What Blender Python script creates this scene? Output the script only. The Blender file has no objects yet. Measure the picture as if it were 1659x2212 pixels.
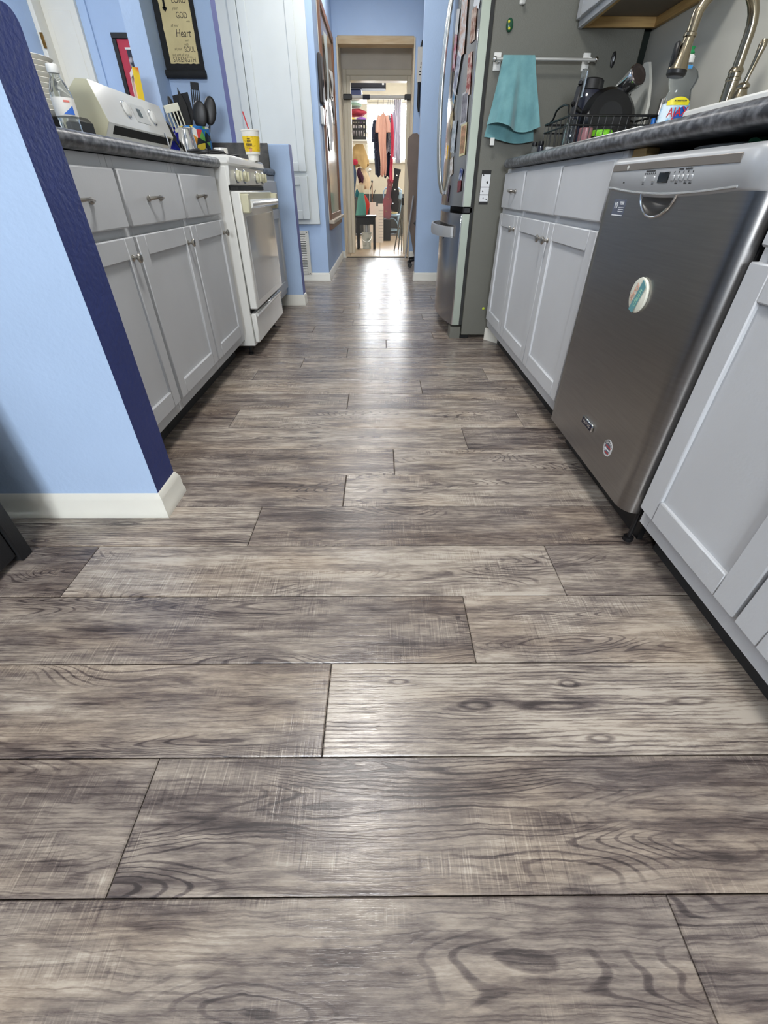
import bpy, bmesh, math, random
from mathutils import Vector, Matrix
random.seed(7)
PI = math.pi
scn = bpy.context.scene
COL = scn.collection

# ---------------------------------------------------------------- camera
F_PX, W_PX = 925.0, 1659.0
pit, yaw, rol = math.radians(36.96), math.radians(0.5), math.radians(0.2)
fw = Vector((math.sin(yaw)*math.cos(pit), math.cos(yaw)*math.cos(pit), -math.sin(pit)))
rt = Vector((math.cos(yaw), -math.sin(yaw), 0)); dn = fw.cross(rt)
c_, s_ = math.cos(rol), math.sin(rol)
rt2 = rt*c_ - dn*s_; dn2 = rt*s_ + dn*c_
cd = bpy.data.cameras.new('camera'); cam = bpy.data.objects.new('camera', cd); COL.objects.link(cam)
cd.sensor_fit = 'HORIZONTAL'; cd.sensor_width = 36.0; cd.lens = F_PX*36.0/W_PX
cd.clip_start = 0.02; cd.clip_end = 60
cam.matrix_world = Matrix(((rt2.x, -dn2.x, -fw.x, 0), (rt2.y, -dn2.y, -fw.y, 0), (rt2.z, -dn2.z, -fw.z, 0.813), (0, 0, 0, 1)))
scn.camera = cam

# ---------------------------------------------------------------- world / light / exposure
wd = bpy.data.worlds.new('overcast_sky'); scn.world = wd; wd.use_nodes = True
bg = wd.node_tree.nodes['Background']; bg.inputs[0].default_value = (0.90, 0.95, 1.0, 1); bg.inputs[1].default_value = 85.0
scn.view_settings.view_transform = 'Standard'; scn.view_settings.look = 'None'
scn.view_settings.gamma = 1.0; scn.view_settings.use_curve_mapping = False
scn.view_settings.exposure = -0.15
LAMP_KITCHEN, LAMP_DINING, FILL_CORRIDOR, FILL_BACK, FILL_LEFT, FILL_FAR = 34.0, 18.0, 16.0, 12.0, 34.0, 20.0

# ---------------------------------------------------------------- materials
MATS = {}
def s2l(c):
    return tuple((v/12.92 if v <= .04045 else ((v+.055)/1.055)**2.4) for v in [x/255.0 for x in c])
def mat(name, rgb, rough=.5, metal=0., spec=.5, var=.06, vscale=6., bump=0., bscale=120., coat=0., trans=0., ior=1.45, stretch=(1, 1, 1), emit=0., sheen=0., alpha=1., coords='Object', c2=None, ramp=None, detail=3.):
    """procedural principled material; rgb is sRGB 0-255; var = brightness wobble from a noise"""
    if name in MATS: return MATS[name]
    m = bpy.data.materials.new(name); m.use_nodes = True; nt = m.node_tree; N = nt.nodes; L = nt.links
    b = N['Principled BSDF']; col = s2l(rgb)
    tc = N.new('ShaderNodeTexCoord'); mp = N.new('ShaderNodeMapping'); mp.inputs['Scale'].default_value = stretch
    L.new(tc.outputs[coords], mp.inputs[0])
    nz = N.new('ShaderNodeTexNoise'); nz.inputs['Scale'].default_value = vscale; nz.inputs['Detail'].default_value = detail
    L.new(mp.outputs[0], nz.inputs[0])
    rp = N.new('ShaderNodeValToRGB'); L.new(nz.outputs[0], rp.inputs[0])
    if c2 is None:
        lo = [max(0, v*(1-var)) for v in col]; hi = [min(1, v*(1+var)) for v in col]
    else:
        lo, hi = col, s2l(c2)
    r0, r1 = ramp or (.3, .7)
    rp.color_ramp.elements[0].position = r0; rp.color_ramp.elements[1].position = r1
    rp.color_ramp.elements[0].color = (*lo, 1); rp.color_ramp.elements[1].color = (*hi, 1)
    L.new(rp.outputs[0], b.inputs['Base Color'])
    b.inputs['Roughness'].default_value = rough; b.inputs['Metallic'].default_value = metal
    b.inputs['Specular IOR Level'].default_value = spec; b.inputs['IOR'].default_value = ior
    b.inputs['Coat Weight'].default_value = coat; b.inputs['Coat Roughness'].default_value = .08
    b.inputs['Transmission Weight'].default_value = trans; b.inputs['Sheen Weight'].default_value = sheen
    b.inputs['Alpha'].default_value = alpha
    if emit > 0:
        b.inputs['Emission Color'].default_value = (*col, 1); b.inputs['Emission Strength'].default_value = emit
    if bump > 0:
        n2 = N.new('ShaderNodeTexNoise'); n2.inputs['Scale'].default_value = bscale; n2.inputs['Detail'].default_value = 3
        L.new(mp.outputs[0], n2.inputs[0])
        bp = N.new('ShaderNodeBump'); bp.inputs['Strength'].default_value = bump; bp.inputs['Distance'].default_value = .002
        L.new(n2.outputs[0], bp.inputs['Height']); L.new(bp.outputs[0], b.inputs['Normal'])
    MATS[name] = m
    return m

BLUE = (174, 197, 228)
M_blue = mat('light_blue_wall_paint', BLUE, .62, var=.03, vscale=3, bump=.55, bscale=70)
M_navy = mat('navy_wall_paint', (44, 57, 116), .5, var=.08, vscale=8, bump=.8, bscale=70)
M_peri = mat('violet_blue_wall_paint', (112, 118, 178), .6, var=.04, bump=.4, bscale=80)
M_trim = mat('white_trim_paint', (226, 224, 214), .4, var=.02)
M_ceil = mat('white_ceiling_paint', (236, 236, 232), .8, var=.02, bump=.4, bscale=60)
M_beige = mat('cream_wall_paint', (230, 222, 208), .65, var=.04, bump=.3, bscale=60)
M_cream = mat('cream_door_paint', (214, 206, 186), .5, var=.03)
M_grey = mat('grey_cabinet_paint', (194, 196, 199), .42, var=.025, vscale=5, bump=.12, bscale=150)
M_pantry = mat('white_pantry_paint', (216, 221, 220), .45, var=.02)
M_knob = mat('brushed_nickel', (176, 172, 165), .28, 1., var=.05, vscale=40)
M_chrome = mat('polished_chrome', (225, 225, 225), .12, 1., var=.03)
M_black = mat('black_plastic', (22, 22, 24), .42, var=.1)
M_dark = mat('dark_void', (10, 10, 11), .8, var=.1)
M_white = mat('white_enamel', (226, 226, 222), .16, var=.015, coat=.4)
M_whitep = mat('white_plastic', (220, 220, 216), .45, var=.02)
M_bisque = mat('bisque_enamel', (200, 196, 168), .3, var=.03)
M_lam = mat('grey_slate_laminate', (62, 64, 69), .33, vscale=30, c2=(136, 138, 142), ramp=(.42, .72), detail=8, bump=.12, bscale=60, stretch=(1, 1.3, 2))
M_lamd = mat('dark_slate_laminate', (66, 67, 68), .4, vscale=16, c2=(104, 102, 98), ramp=(.35, .75), detail=8, stretch=(1, 1, 2))
M_steel = mat('brushed_dark_steel', (150, 148, 146), .30, 1., var=.05, vscale=9, stretch=(1, 1, 24), bump=.05, bscale=90)
M_steelf = mat('fridge_front_steel', (150, 146, 144), .2, 1., var=.04, vscale=9, stretch=(1, 24, 1))
M_fside = mat('grey_fridge_side_paint', (104, 104, 96), .45, var=.03, vscale=4, bump=.35, bscale=260)
M_fedge = mat('pale_steel_door_edge', (164, 172, 160), .42, .5, var=.03)
M_silver = mat('silver_grey_plastic', (176, 178, 180), .38, .3, var=.02)
M_greywall = mat('grey_backsplash_paint', (192, 190, 180), .6, var=.04, vscale=2)
M_wood = mat('raw_pine', (204, 170, 112), .6, vscale=6, c2=(176, 140, 88), stretch=(1, 1, 14), detail=5)
M_brown = mat('brown_wood', (112, 72, 48), .4, vscale=5, c2=(140, 98, 70), stretch=(4, 4, 1), detail=5)
M_board = mat('glossy_brown_panel', (132, 106, 88), .2, vscale=4, var=.08, coat=.5)
M_glass = mat('clear_glass', (240, 245, 244), .03, trans=1., ior=1.45, var=.0)
M_clearp = mat('clear_plastic', (225, 230, 230), .08, trans=.92, ior=1.2, var=.02)
M_wire = mat('black_wire', (18, 18, 18), .4, var=.05)
M_pan = mat('nonstick_black', (16, 16, 18), .28, var=.1)
M_teal = mat('teal_towel_cloth', (94, 142, 148), .9, vscale=14, c2=(118, 166, 170), bump=.6, bscale=420, sheen=.4)
M_antq = mat('antique_nickel', (146, 136, 116), .22, 1., var=.06, vscale=30)
M_blackwood = mat('black_painted_wood', (24, 25, 27), .5, var=.12, vscale=6, stretch=(6, 6, 1), bump=.15, bscale=60)
M_grout = mat('dark_seam', (22, 20, 19), .9, var=.1)

def plank_material():
    m = bpy.data.materials.new('weathered_oak_vinyl'); m.use_nodes = True; nt = m.node_tree; N = nt.nodes; L = nt.links
    b = N['Principled BSDF']
    def math_(op, a, bb=None, cc=None, clamp=False):
        n = N.new('ShaderNodeMath'); n.operation = op; n.use_clamp = clamp
        for i, v in enumerate((a, bb, cc)):
            if v is None: continue
            if isinstance(v, (int, float)): n.inputs[i].default_value = v
            else: L.new(v, n.inputs[i])
        return n.outputs[0]
    tc = N.new('ShaderNodeTexCoord'); oi = N.new('ShaderNodeObjectInfo')
    sp = N.new('ShaderNodeSeparateXYZ'); L.new(tc.outputs['Object'], sp.inputs[0])
    rnd = oi.outputs['Random']
    sc = N.new('ShaderNodeSeparateColor'); L.new(oi.outputs['Color'], sc.inputs[0])
    tone, knotty = sc.outputs[0], sc.outputs[1]
    X = math_('ADD', sp.outputs[0], math_('MULTIPLY', rnd, 37.3)); Y = math_('ADD', sp.outputs[1], math_('MULTIPLY', rnd, 11.7))
    def noise(sx, sy, z=0., detail=2., rough=.5, dist=0., yy=None, xx=None):
        cb = N.new('ShaderNodeCombineXYZ')
        L.new(math_('MULTIPLY', xx or X, sx), cb.inputs[0]); L.new(math_('MULTIPLY', yy or Y, sy), cb.inputs[1]); cb.inputs[2].default_value = z
        n = N.new('ShaderNodeTexNoise'); n.inputs['Scale'].default_value = 1; n.inputs['Detail'].default_value = detail
        n.inputs['Roughness'].default_value = rough; n.inputs['Distortion'].default_value = dist
        L.new(cb.outputs[0], n.inputs[0]); return n.outputs[0]
    def ramp(v, lo, hi):
        n = N.new('ShaderNodeMapRange'); n.interpolation_type = 'SMOOTHSTEP'
        n.inputs[1].default_value = lo; n.inputs[2].default_value = hi; L.new(v, n.inputs[0]); return n.outputs[0]
    # warped cross-grain coordinate
    jit = math_('MULTIPLY', math_('SUBTRACT', noise(60, 40, 3.1, 2), .5), .0035)
    Yw = math_('ADD', math_('ADD', Y, math_('MULTIPLY', math_('SUBTRACT', noise(5, 9, 1.7, 2), .5), .03)), jit)
    # cathedral rings = contour lines of a stretched noise field
    field = noise(1.7, 11, 5.3, 1., .4, 0., yy=Yw)
    ring = math_('SINE', math_('MULTIPLY', field, 230.))
    ring = ramp(ring, .45, 1.0)
    ringmask = math_('MULTIPLY', ramp(noise(2.2, 9, 9.1, 1.), .46, .62), math_('SUBTRACT', 1., knotty))
    # straight fine grain
    fine = noise(4, 300, 2.2, 2., .6, 0., yy=Yw)
    fine = ramp(fine, .48, .68)
    fibre = noise(14, 900, 4.2, 2.)
    # weather blotches
    blot = noise(3.6, 22, 7.7, 7., .68)
    blot2 = noise(14, 75, 12.1, 5., .7)
    # saw marks across the board
    saw = noise(420, 12, 6.6, 1.)
    sawmask = math_('MULTIPLY', ramp(noise(4.5, 12, 14.4, 2.), .48, .64), math_('SUBTRACT', 1., math_('MULTIPLY', knotty, .8)))
    saw = math_('MULTIPLY', ramp(saw, .5, .8), sawmask)
    # dark streaks
    streak = ramp(noise(2.6, 26, 19.9, 5., .68), .54, .70)
    v = math_('ADD', math_('MULTIPLY', ramp(blot, .28, .72), .52), math_('MULTIPLY', ramp(blot2, .3, .7), .34))
    v = math_('ADD', v, tone); v = math_('SUBTRACT', v, .41)
    v = math_('SUBTRACT', v, math_('MULTIPLY', streak, .34))
    v = math_('SUBTRACT', v, math_('MULTIPLY', math_('MULTIPLY', ring, ringmask), .38))
    v = math_('SUBTRACT', v, math_('MULTIPLY', fine, .24))
    # straight pine-like grain that flows round knots, on some boards only
    lx, ly = sp.outputs[0], math_('ADD', sp.outputs[1], math_('MULTIPLY', math_('SUBTRACT', noise(3, 14, 41., 2.), .5), .022))
    disp = ly; core = None
    for kx, ky, ax, ay, amt in ((-.03, .0, .10, .013, .86), (-.19, -.002, .045, .012, .8), (.01, .045, .03, .010, .7), (.24, .006, .06, .012, .7), (-.34, .05, .03, .009, .7), (.03, -.068, .035, .010, .7)):
        dx = math_('DIVIDE', math_('SUBTRACT', sp.outputs[0], kx), ax); dy = math_('DIVIDE', math_('SUBTRACT', ly, ky), ay)
        r2 = math_('ADD', math_('MULTIPLY', dx, dx), math_('MULTIPLY', dy, dy)); g = math_('POWER', 2.718, math_('MULTIPLY', r2, -.5))
        disp = math_('SUBTRACT', disp, math_('MULTIPLY', math_('MULTIPLY', math_('SUBTRACT', ly, ky), amt), g))
        c0 = ramp(r2, .9, .25); c0 = math_('MULTIPLY', c0, ramp(r2, .02, .3)); core = c0 if core is None else math_('MAXIMUM', core, c0)
    pine = ramp(math_('SINE', math_('MULTIPLY', math_('ADD', disp, jit), 760.)), .1, 1.)
    pine = math_('MULTIPLY', pine, ramp(noise(5, 60, 47., 3.), .3, .6))
    v = math_('SUBTRACT', v, math_('MULTIPLY', math_('MULTIPLY', pine, knotty), .40))
    v = math_('SUBTRACT', v, math_('MULTIPLY', math_('MULTIPLY', core, knotty), .5))
    v = math_('ADD', v, math_('MULTIPLY', math_('SUBTRACT', fibre, .5), .16))
    v = math_('ADD', v, math_('MULTIPLY', saw, .26))
    v = math_('SUBTRACT', v, math_('MULTIPLY', math_('MULTIPLY', ramp(noise(260, 14, 31., 1.), .5, .8), sawmask), .22), None, True)
    cr = N.new('ShaderNodeValToRGB'); L.new(v, cr.inputs[0]); e = cr.color_ramp.elements
    e[0].position = 0; e[0].color = (*s2l((64, 57, 56)), 1); e[1].position = 1; e[1].color = (*s2l((186, 176, 164)), 1)
    for p, c in ((.28, (98, 88, 85)), (.52, (128, 118, 111)), (.75, (156, 145, 134))):
        k = e.new(p); k.color = (*s2l(c), 1)
    # warm / cool tint patches
    mx = N.new('ShaderNodeMix'); mx.data_type = 'RGBA'; mx.blend_type = 'MULTIPLY'
    L.new(math_('MULTIPLY', ramp(noise(2.2, 8, 25.5, 2.), .42, .68), .7), mx.inputs[0])
    L.new(cr.outputs[0], mx.inputs[6]); mx.inputs[7].default_value = (1.0, .93, .85, 1)
    L.new(mx.outputs[2], b.inputs['Base Color'])
    rr = N.new('ShaderNodeMapRange'); L.new(v, rr.inputs[0]); rr.inputs[3].default_value = .30; rr.inputs[4].default_value = .20
    L.new(rr.outputs[0], b.inputs['Roughness']); b.inputs['Specular IOR Level'].default_value = .5
    bp = N.new('ShaderNodeBump'); bp.inputs['Strength'].default_value = .28; bp.inputs['Distance'].default_value = .0012
    L.new(math_('ADD', v, math_('MULTIPLY', fibre, .3)), bp.inputs['Height']); L.new(bp.outputs[0], b.inputs['Normal'])
    return m
M_plank = plank_material()

# ---------------------------------------------------------------- mesh builder
ORG = {}
class MB:
    def __init__(s): s.v = []; s.f = []; s.m = []; s.mi = 0
    def add(s, vs, fs):
        o = len(s.v); s.v += [tuple(p) for p in vs]; s.f += [tuple(i+o for i in f) for f in fs]; s.m += [s.mi]*len(fs); return s
    def box(s, x0, x1, y0, y1, z0, z1, b=0.):
        if x1 < x0: x0, x1 = x1, x0
        if y1 < y0: y0, y1 = y1, y0
        if z1 < z0: z0, z1 = z1, z0
        b = min(b, .45*min(x1-x0, y1-y0, z1-z0))
        if b <= 0:
            return s.add([(x0,y0,z0),(x1,y0,z0),(x1,y1,z0),(x0,y1,z0),(x0,y0,z1),(x1,y0,z1),(x1,y1,z1),(x0,y1,z1)],
                         [(3,2,1,0),(4,5,6,7),(0,1,5,4),(1,2,6,5),(2,3,7,6),(3,0,4,7)])
        X, Y, Z = (x0, x1), (y0, y1), (z0, z1); vs = []; idx = {}
        for i in (0, 1):
            for j in (0, 1):
                for k in (0, 1):
                    bx, by, bz = b*(1-2*i), b*(1-2*j), b*(1-2*k)
                    idx['x', i, j, k] = len(vs); vs.append((X[i], Y[j]+by, Z[k]+bz))
                    idx['y', i, j, k] = len(vs); vs.append((X[i]+bx, Y[j], Z[k]+bz))
                    idx['z', i, j, k] = len(vs); vs.append((X[i]+bx, Y[j]+by, Z[k]))
        fs = []; q = ((0, 0), (1, 0), (1, 1), (0, 1))
        for i in (0, 1):
            fs.append(tuple(idx['x', i, a, c] for a, c in q)); fs.append(tuple(idx['y', a, i, c] for a, c in q)); fs.append(tuple(idx['z', a, c, i] for a, c in q))
            for j in (0, 1):
                fs.append((idx['x', i, j, 0], idx['x', i, j, 1], idx['y', i, j, 1], idx['y', i, j, 0]))
                fs.append((idx['x', i, 0, j], idx['x', i, 1, j], idx['z', i, 1, j], idx['z', i, 0, j]))
                fs.append((idx['y', 0, i, j], idx['y', 1, i, j], idx['z', 1, i, j], idx['z', 0, i, j]))
                for k in (0, 1): fs.append((idx['x', i, j, k], idx['y', i, j, k], idx['z', i, j, k]))
        return s.add(vs, fs)
    def prism(s, poly, axis, a0, a1):
        n = len(poly)
        def P(p, a): return {'x': (a, p[0], p[1]), 'y': (p[0], a, p[1]), 'z': (p[0], p[1], a)}[axis]
        vs = [P(p, a0) for p in poly] + [P(p, a1) for p in poly]
        fs = [tuple(range(n-1, -1, -1)), tuple(range(n, 2*n))] + [(i, (i+1) % n, n+(i+1) % n, n+i) for i in range(n)]
        return s.add(vs, fs)
    def lathe(s, prof, c=(0, 0, 0), n=24, M=None, caps=True):
        vs = []; fs = []
        for r, z in prof:
            for i in range(n):
                a = 2*PI*i/n; p = Vector((r*math.cos(a), r*math.sin(a), z))
                if M: p = M @ p
                vs.append((p.x+c[0], p.y+c[1], p.z+c[2]))
        for k in range(len(prof)-1):
            for i in range(n): fs.append((k*n+i, k*n+(i+1) % n, (k+1)*n+(i+1) % n, (k+1)*n+i))
        if caps:
            fs.append(tuple(range(n-1, -1, -1))); o = (len(prof)-1)*n; fs.append(tuple(o+i for i in range(n)))
        return s.add(vs, fs)
    def tube(s, pts, r, n=8, closed=False):
        pts = [Vector(p) for p in pts]; m = len(pts); rs = r if isinstance(r, (list, tuple)) else [r]*m
        vs = []; fs = []; up = None
        for i, p in enumerate(pts):
            a = pts[(i-1) % m] if (closed or i > 0) else p; b = pts[(i+1) % m] if (closed or i < m-1) else p
            t = (b-a).normalized() if (b-a).length > 1e-9 else Vector((0, 0, 1))
            if up is None:
                up = Vector((0, 0, 1)) if abs(t.z) < .9 else Vector((1, 0, 0))
            u = (up - t*up.dot(t))
            u = u.normalized() if u.length > 1e-6 else t.orthogonal().normalized()
            w = t.cross(u); up = u
            for k in range(n):
                an = 2*PI*k/n; q = p + (u*math.cos(an)+w*math.sin(an))*rs[i]; vs.append(tuple(q))
        for i in range(m if closed else m-1):
            j = (i+1) % m
            for k in range(n): fs.append((i*n+k, i*n+(k+1) % n, j*n+(k+1) % n, j*n+k))
        if not closed:
            fs.append(tuple(range(n-1, -1, -1))); fs.append(tuple((m-1)*n+k for k in range(n)))
        return s.add(vs, fs)
    def ball(s, c, r, nu=14, nv=9):
        rx, ry, rz = r if isinstance(r, (tuple, list)) else (r, r, r)
        pr = [(max(1e-4, math.sin(PI*k/nv)), -math.cos(PI*k/nv)) for k in range(nv+1)]
        vs = []; fs = []
        for q, z in pr:
            for i in range(nu):
                a = 2*PI*i/nu; vs.append((c[0]+rx*q*math.cos(a), c[1]+ry*q*math.sin(a), c[2]+rz*z))
        for k in range(nv):
            for i in range(nu): fs.append((k*nu+i, k*nu+(i+1) % nu, (k+1)*nu+(i+1) % nu, (k+1)*nu+i))
        return s.add(vs, fs)
    def sheet(s, fn, nu, nv, th):
        """closed thin shell: fn(u,v)->(front point, normal)"""
        A = []; B = []
        for j in range(nv+1):
            for i in range(nu+1):
                p, nn = fn(i/nu, j/nv); p = Vector(p); nn = Vector(nn).normalized()
                A.append(tuple(p+nn*th*.5)); B.append(tuple(p-nn*th*.5))
        o = len(A); w = nu+1; fs = []
        for j in range(nv):
            for i in range(nu):
                a = j*w+i; fs.append((a, a+1, a+w+1, a+w)); fs.append((o+a, o+a+w, o+a+w+1, o+a+1))
        for i in range(nu):
            fs.append((i, o+i, o+i+1, i+1)); a = nv*w+i; fs.append((a, a+1, o+a+1, o+a))
        for j in range(nv):
            a = j*w; fs.append((a, a+w, o+a+w, o+a)); a = j*w+nu; fs.append((a, o+a, o+a+w, a+w))
        return s.add(A+B, fs)
    def xf(s, M, start=0):
        for i in range(start, len(s.v)): s.v[i] = tuple(M @ Vector(s.v[i]))
        return s
    def build(s, name, mats, parent=None, ang=38, loc=None):
        org = Vector(ORG[parent.name]) if parent else Vector(loc or (0, 0, 0))
        me = bpy.data.meshes.new(name); me.from_pydata([tuple(Vector(p)-org) for p in s.v], [], s.f)
        if not isinstance(mats, (list, tuple)): mats = [mats]
        for m in mats: me.materials.append(m)
        me.polygons.foreach_set('material_index', s.m)
        bm = bmesh.new(); bm.from_mesh(me); bmesh.ops.recalc_face_normals(bm, faces=bm.faces); bm.to_mesh(me); bm.free()
        me.polygons.foreach_set('use_smooth', [True]*len(me.polygons)); me.set_sharp_from_angle(angle=math.radians(ang))
        o = bpy.data.objects.new(name, me); COL.objects.link(o)
        if parent: o.parent = parent
        else: o.location = org
        ORG[o.name] = tuple(org)
        return o
def tag(o, label, cat, group=None):
    o['label'] = label; o['category'] = cat
    if group: o['group'] = group
    return o
def struct(o, label=None):
    o['kind'] = 'structure'
    if label: o['label'] = label
    return o
def thing(name, label, cat, loc, group=None):
    o = bpy.data.objects.new(name, None); COL.objects.link(o); o.location = loc; o.empty_display_size = .05
    ORG[o.name] = tuple(loc); return tag(o, label, cat, group)
def text(body, size, org, right, up, m, name, parent, ext=.0006, align='CENTER', wx=1., shear=0.):
    cu = bpy.data.curves.new(name, 'FONT'); cu.body = body; cu.size = size; cu.extrude = ext; cu.align_x = align; cu.align_y = 'CENTER'; cu.resolution_u = 3; cu.shear = shear
    ob = bpy.data.objects.new(name, cu); COL.objects.link(ob); bpy.context.view_layer.update()
    me = bpy.data.meshes.new_from_object(ob.evaluated_get(bpy.context.evaluated_depsgraph_get()))
    bpy.data.objects.remove(ob); bpy.data.curves.remove(cu)
    R = Vector(right).normalized(); U = Vector(up).normalized(); Nn = R.cross(U); o0 = Vector(org); pr = Vector(ORG[parent.name])
    for v in me.vertices:
        p = v.co.copy(); v.co = o0 + R*p.x*wx + U*p.y + Nn*p.z - pr
    me.materials.clear(); me.materials.append(m)
    ob = bpy.data.objects.new(name, me); COL.objects.link(ob); ob.parent = parent; ORG[ob.name] = tuple(pr)
    return ob
def rotz(c, a):
    return Matrix.Translation(Vector(c)) @ Matrix.Rotation(a, 4, 'Z') @ Matrix.Translation(-Vector(c))
def rot(c, a, ax):
    return Matrix.Translation(Vector(c)) @ Matrix.Rotation(a, 4, ax) @ Matrix.Translation(-Vector(c))

# ================================================================ STRUCTURE
CEIL = 2.75
ROW0, ROWW, PL = .160, .1905, 1.27
fl = struct(MB().box(-3.4, 1.75, -3.1, 7.60, -.05, -.0085).build('floor', M_grout), 'grey brown wood look plank floor')
JOINT = {-1: .412, 0: -.397, 1: -.107, 2: .205, 3: .468, 4: -.382, 5: -.123, 6: .049, 7: .345, 8: .618, 9: -.158, 10: .209, 11: .58, 12: -.46, 13: -.209, 14: .036, 15: .363, 16: -.488, 17: -.212, 18: .334, 20: -.187, 21: .177, 22: .475}
TONE = {(-1, 0): .60, (-1, 1): .52, (0, 0): .50, (0, 1): .52, (1, 0): .62, (1, 1): .86, (2, 0): .56, (2, 1): .74, (3, -1): .42, (3, 0): .78, (3, 1): .60, (4, 0): .78, (4, 1): .50,
        (5, 0): .52, (5, 1): .74, (6, 0): .54, (6, 1): .70, (7, 0): .80, (7, 1): .46, (8, -1): .56, (8, 0): .74, (8, 1): .76, (9, 0): .60, (9, 1): .64, (10, 0): .72, (10, 1): .60}
KNOT = {(1, 1), (4, 0), (7, 0), (12, 1), (18, 0)}
full = {}
prand = random.Random(3)
def plank(x0, x1, y0, tone, knot):
    L_ = round(x1-x0, 4)
    if L_ not in full:
        h = L_/2-.0008; w = ROWW/2-.0008; b = .0022
        me = bpy.data.meshes.new('plank')
        me.from_pydata([(-h, -w, -.0085), (h, -w, -.0085), (h, w, -.0085), (-h, w, -.0085), (-h, -w, -.0022), (h, -w, -.0022), (h, w, -.0022), (-h, w, -.0022),
                        (-h+b, -w+b, 0), (h-b, -w+b, 0), (h-b, w-b, 0), (-h+b, w-b, 0)], [],
                       [(3, 2, 1, 0), (8, 9, 10, 11), (0, 1, 5, 4), (1, 2, 6, 5), (2, 3, 7, 6), (3, 0, 4, 7), (4, 5, 9, 8), (5, 6, 10, 9), (6, 7, 11, 10), (7, 4, 8, 11)])
        me.materials.append(M_plank); full[L_] = me
    o = bpy.data.objects.new('plank', full[L_]); COL.objects.link(o); o.parent = fl
    o.location = ((x0+x1)/2, y0+ROWW/2, 0); o.color = (tone, knot, 0, 1)
for r in range(-7, 38):
    y0 = ROW0+ROWW*r
    xl, xr = (-2.3, .86) if y0 < 1.0 else (-1.5, 1.0) if y0 < 5.36 else (-.60, 1.3)
    j = JOINT.get(r, prand.uniform(-.6, .6))
    a = j-PL*4; k = -4
    while a < xr:
        p0, p1 = max(a, xl), min(a+PL, xr)
        if p1-p0 > .02: plank(p0, p1, y0, TONE.get((r, k+1), prand.uniform(.50, .74)), 1. if (r, k+1) in KNOT else 0.)
        a += PL; k += 1

def rounded_wall(name, x0, x1, y0, y1, h, r, mats):
    pts = [(y0, 0), (y1, 0)]
    for i in range(6): a = PI/2*i/5; pts.append((y1-r+r*math.cos(a), h-r+r*math.sin(a)))
    for i in range(6): a = PI/2+PI/2*i/5; pts.append((y0+r+r*math.cos(a), h-r+r*math.sin(a)))
    m = MB(); m.prism(pts, 'x', x0, x1)
    m.m[1] = 1
    return struct(m.build(name, mats))
struct(rounded_wall('wall_half_near', -3.3, -.67, 1.066, 1.188, 1.078, .028, [M_blue, M_navy]), 'light blue half wall with navy end cap')
struct(rounded_wall('wall_half_far', -1.075, -.67, 4.108, 4.233, 1.078, .012, [M_blue, M_peri]), 'low blue half wall beyond the stove with violet end')
struct(MB().box(-1.57, -1.455, 1.188, 3.878, 0, 1.0, .004).build('wall_counter_back', M_blue))
m = MB(); m.box(-1.557, -1.437, 3.88, 4.233, 0, CEIL); struct(m.build('wall_left_stub', M_blue))
m = MB(); m.box(-1.437, -1.075, 4.108, 4.233, 0, CEIL); m.m = [1 if i == 3 else 0 for i in range(6)]; struct(m.build('wall_scroll', [M_blue, M_peri]))
struct(MB().box(-3.3, -.566, 5.345, 5.465, 0, CEIL).build('wall_pantry', M_blue))
struct(MB().box(-.686, -.566, 5.465, 7.40, 0, CEIL).build('wall_corridor_left', M_blue))
struct(MB().box(.375, 1.75, 5.369, 5.49, 0, CEIL).build('wall_corridor_right', M_blue))
struct(MB().box(1.65, 1.75, 5.49, 7.40, 0, CEIL).build('wall_alcove_right', M_blue))
m = MB(); m.box(-.686, -.515, 7.40, 7.52, 0, CEIL).box(.41, 1.75, 7.40, 7.52, 0, CEIL).box(-.515, .41, 7.40, 7.52, 2.25, CEIL)
struct(m.build('wall_doorway', M_blue))
m = MB(); m.box(-.62, -.515, 7.52, 8.02, 0, 2.6).box(.41, .52, 7.52, 8.02, 0, 2.6); struct(m.build('wall_vestibule', M_beige))
m = MB(); m.box(-.62, -.45, 8.02, 8.12, 0, 2.6).box(.40, .52, 8.02, 8.12, 0, 2.6).box(-.45, .40, 8.02, 8.12, 2.02, 2.6); struct(m.build('wall_inner', M_beige))
m = MB(); m.box(-.515, .41, 7.405, 8.02, 2.60, 2.64); struct(m.build('ceiling_vestibule', M_beige))
m = MB(); m.box(-1.2, -1.1, 8.12, 11.8, 0, 2.6).box(1.1, 1.2, 8.12, 11.8, 0, 2.6).box(-1.1, -.62, 8.12, 8.2, 0, 2.6).box(.52, 1.1, 8.12, 8.2, 0, 2.6); struct(m.build('wall_backroom_sides', M_beige))
WX0, WX1, WZ0, WZ1 = -.30, .78, 1.30, 2.22
m = MB(); m.box(-1.2, WX0, 11.8, 11.92, .74, 2.6).box(WX1, 1.2, 11.8, 11.92, .74, 2.6).box(WX0, WX1, 11.8, 11.92, .74, WZ0).box(WX0, WX1, 11.8, 11.92, WZ1, 2.6); struct(m.build('wall_backroom_end', M_cream))
struct(MB().box(-1.2, 1.2, 11.79, 11.92, 0, .74).build('trim_wainscot', mat('dark_grey_wainscot', (72, 74, 76), .6)))
struct(MB().box(-1.2, 1.2, 8.12, 11.92, 2.6, 2.64).build('ceiling_backroom', M_ceil))
struct(MB().box(1.335, 1.45, -3.1, 5.369, 0, CEIL).build('wall_right', M_greywall))
struct(MB().box(-3.4, -3.3, -3.1, 5.465, 0, CEIL).build('wall_left', M_blue))
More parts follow.
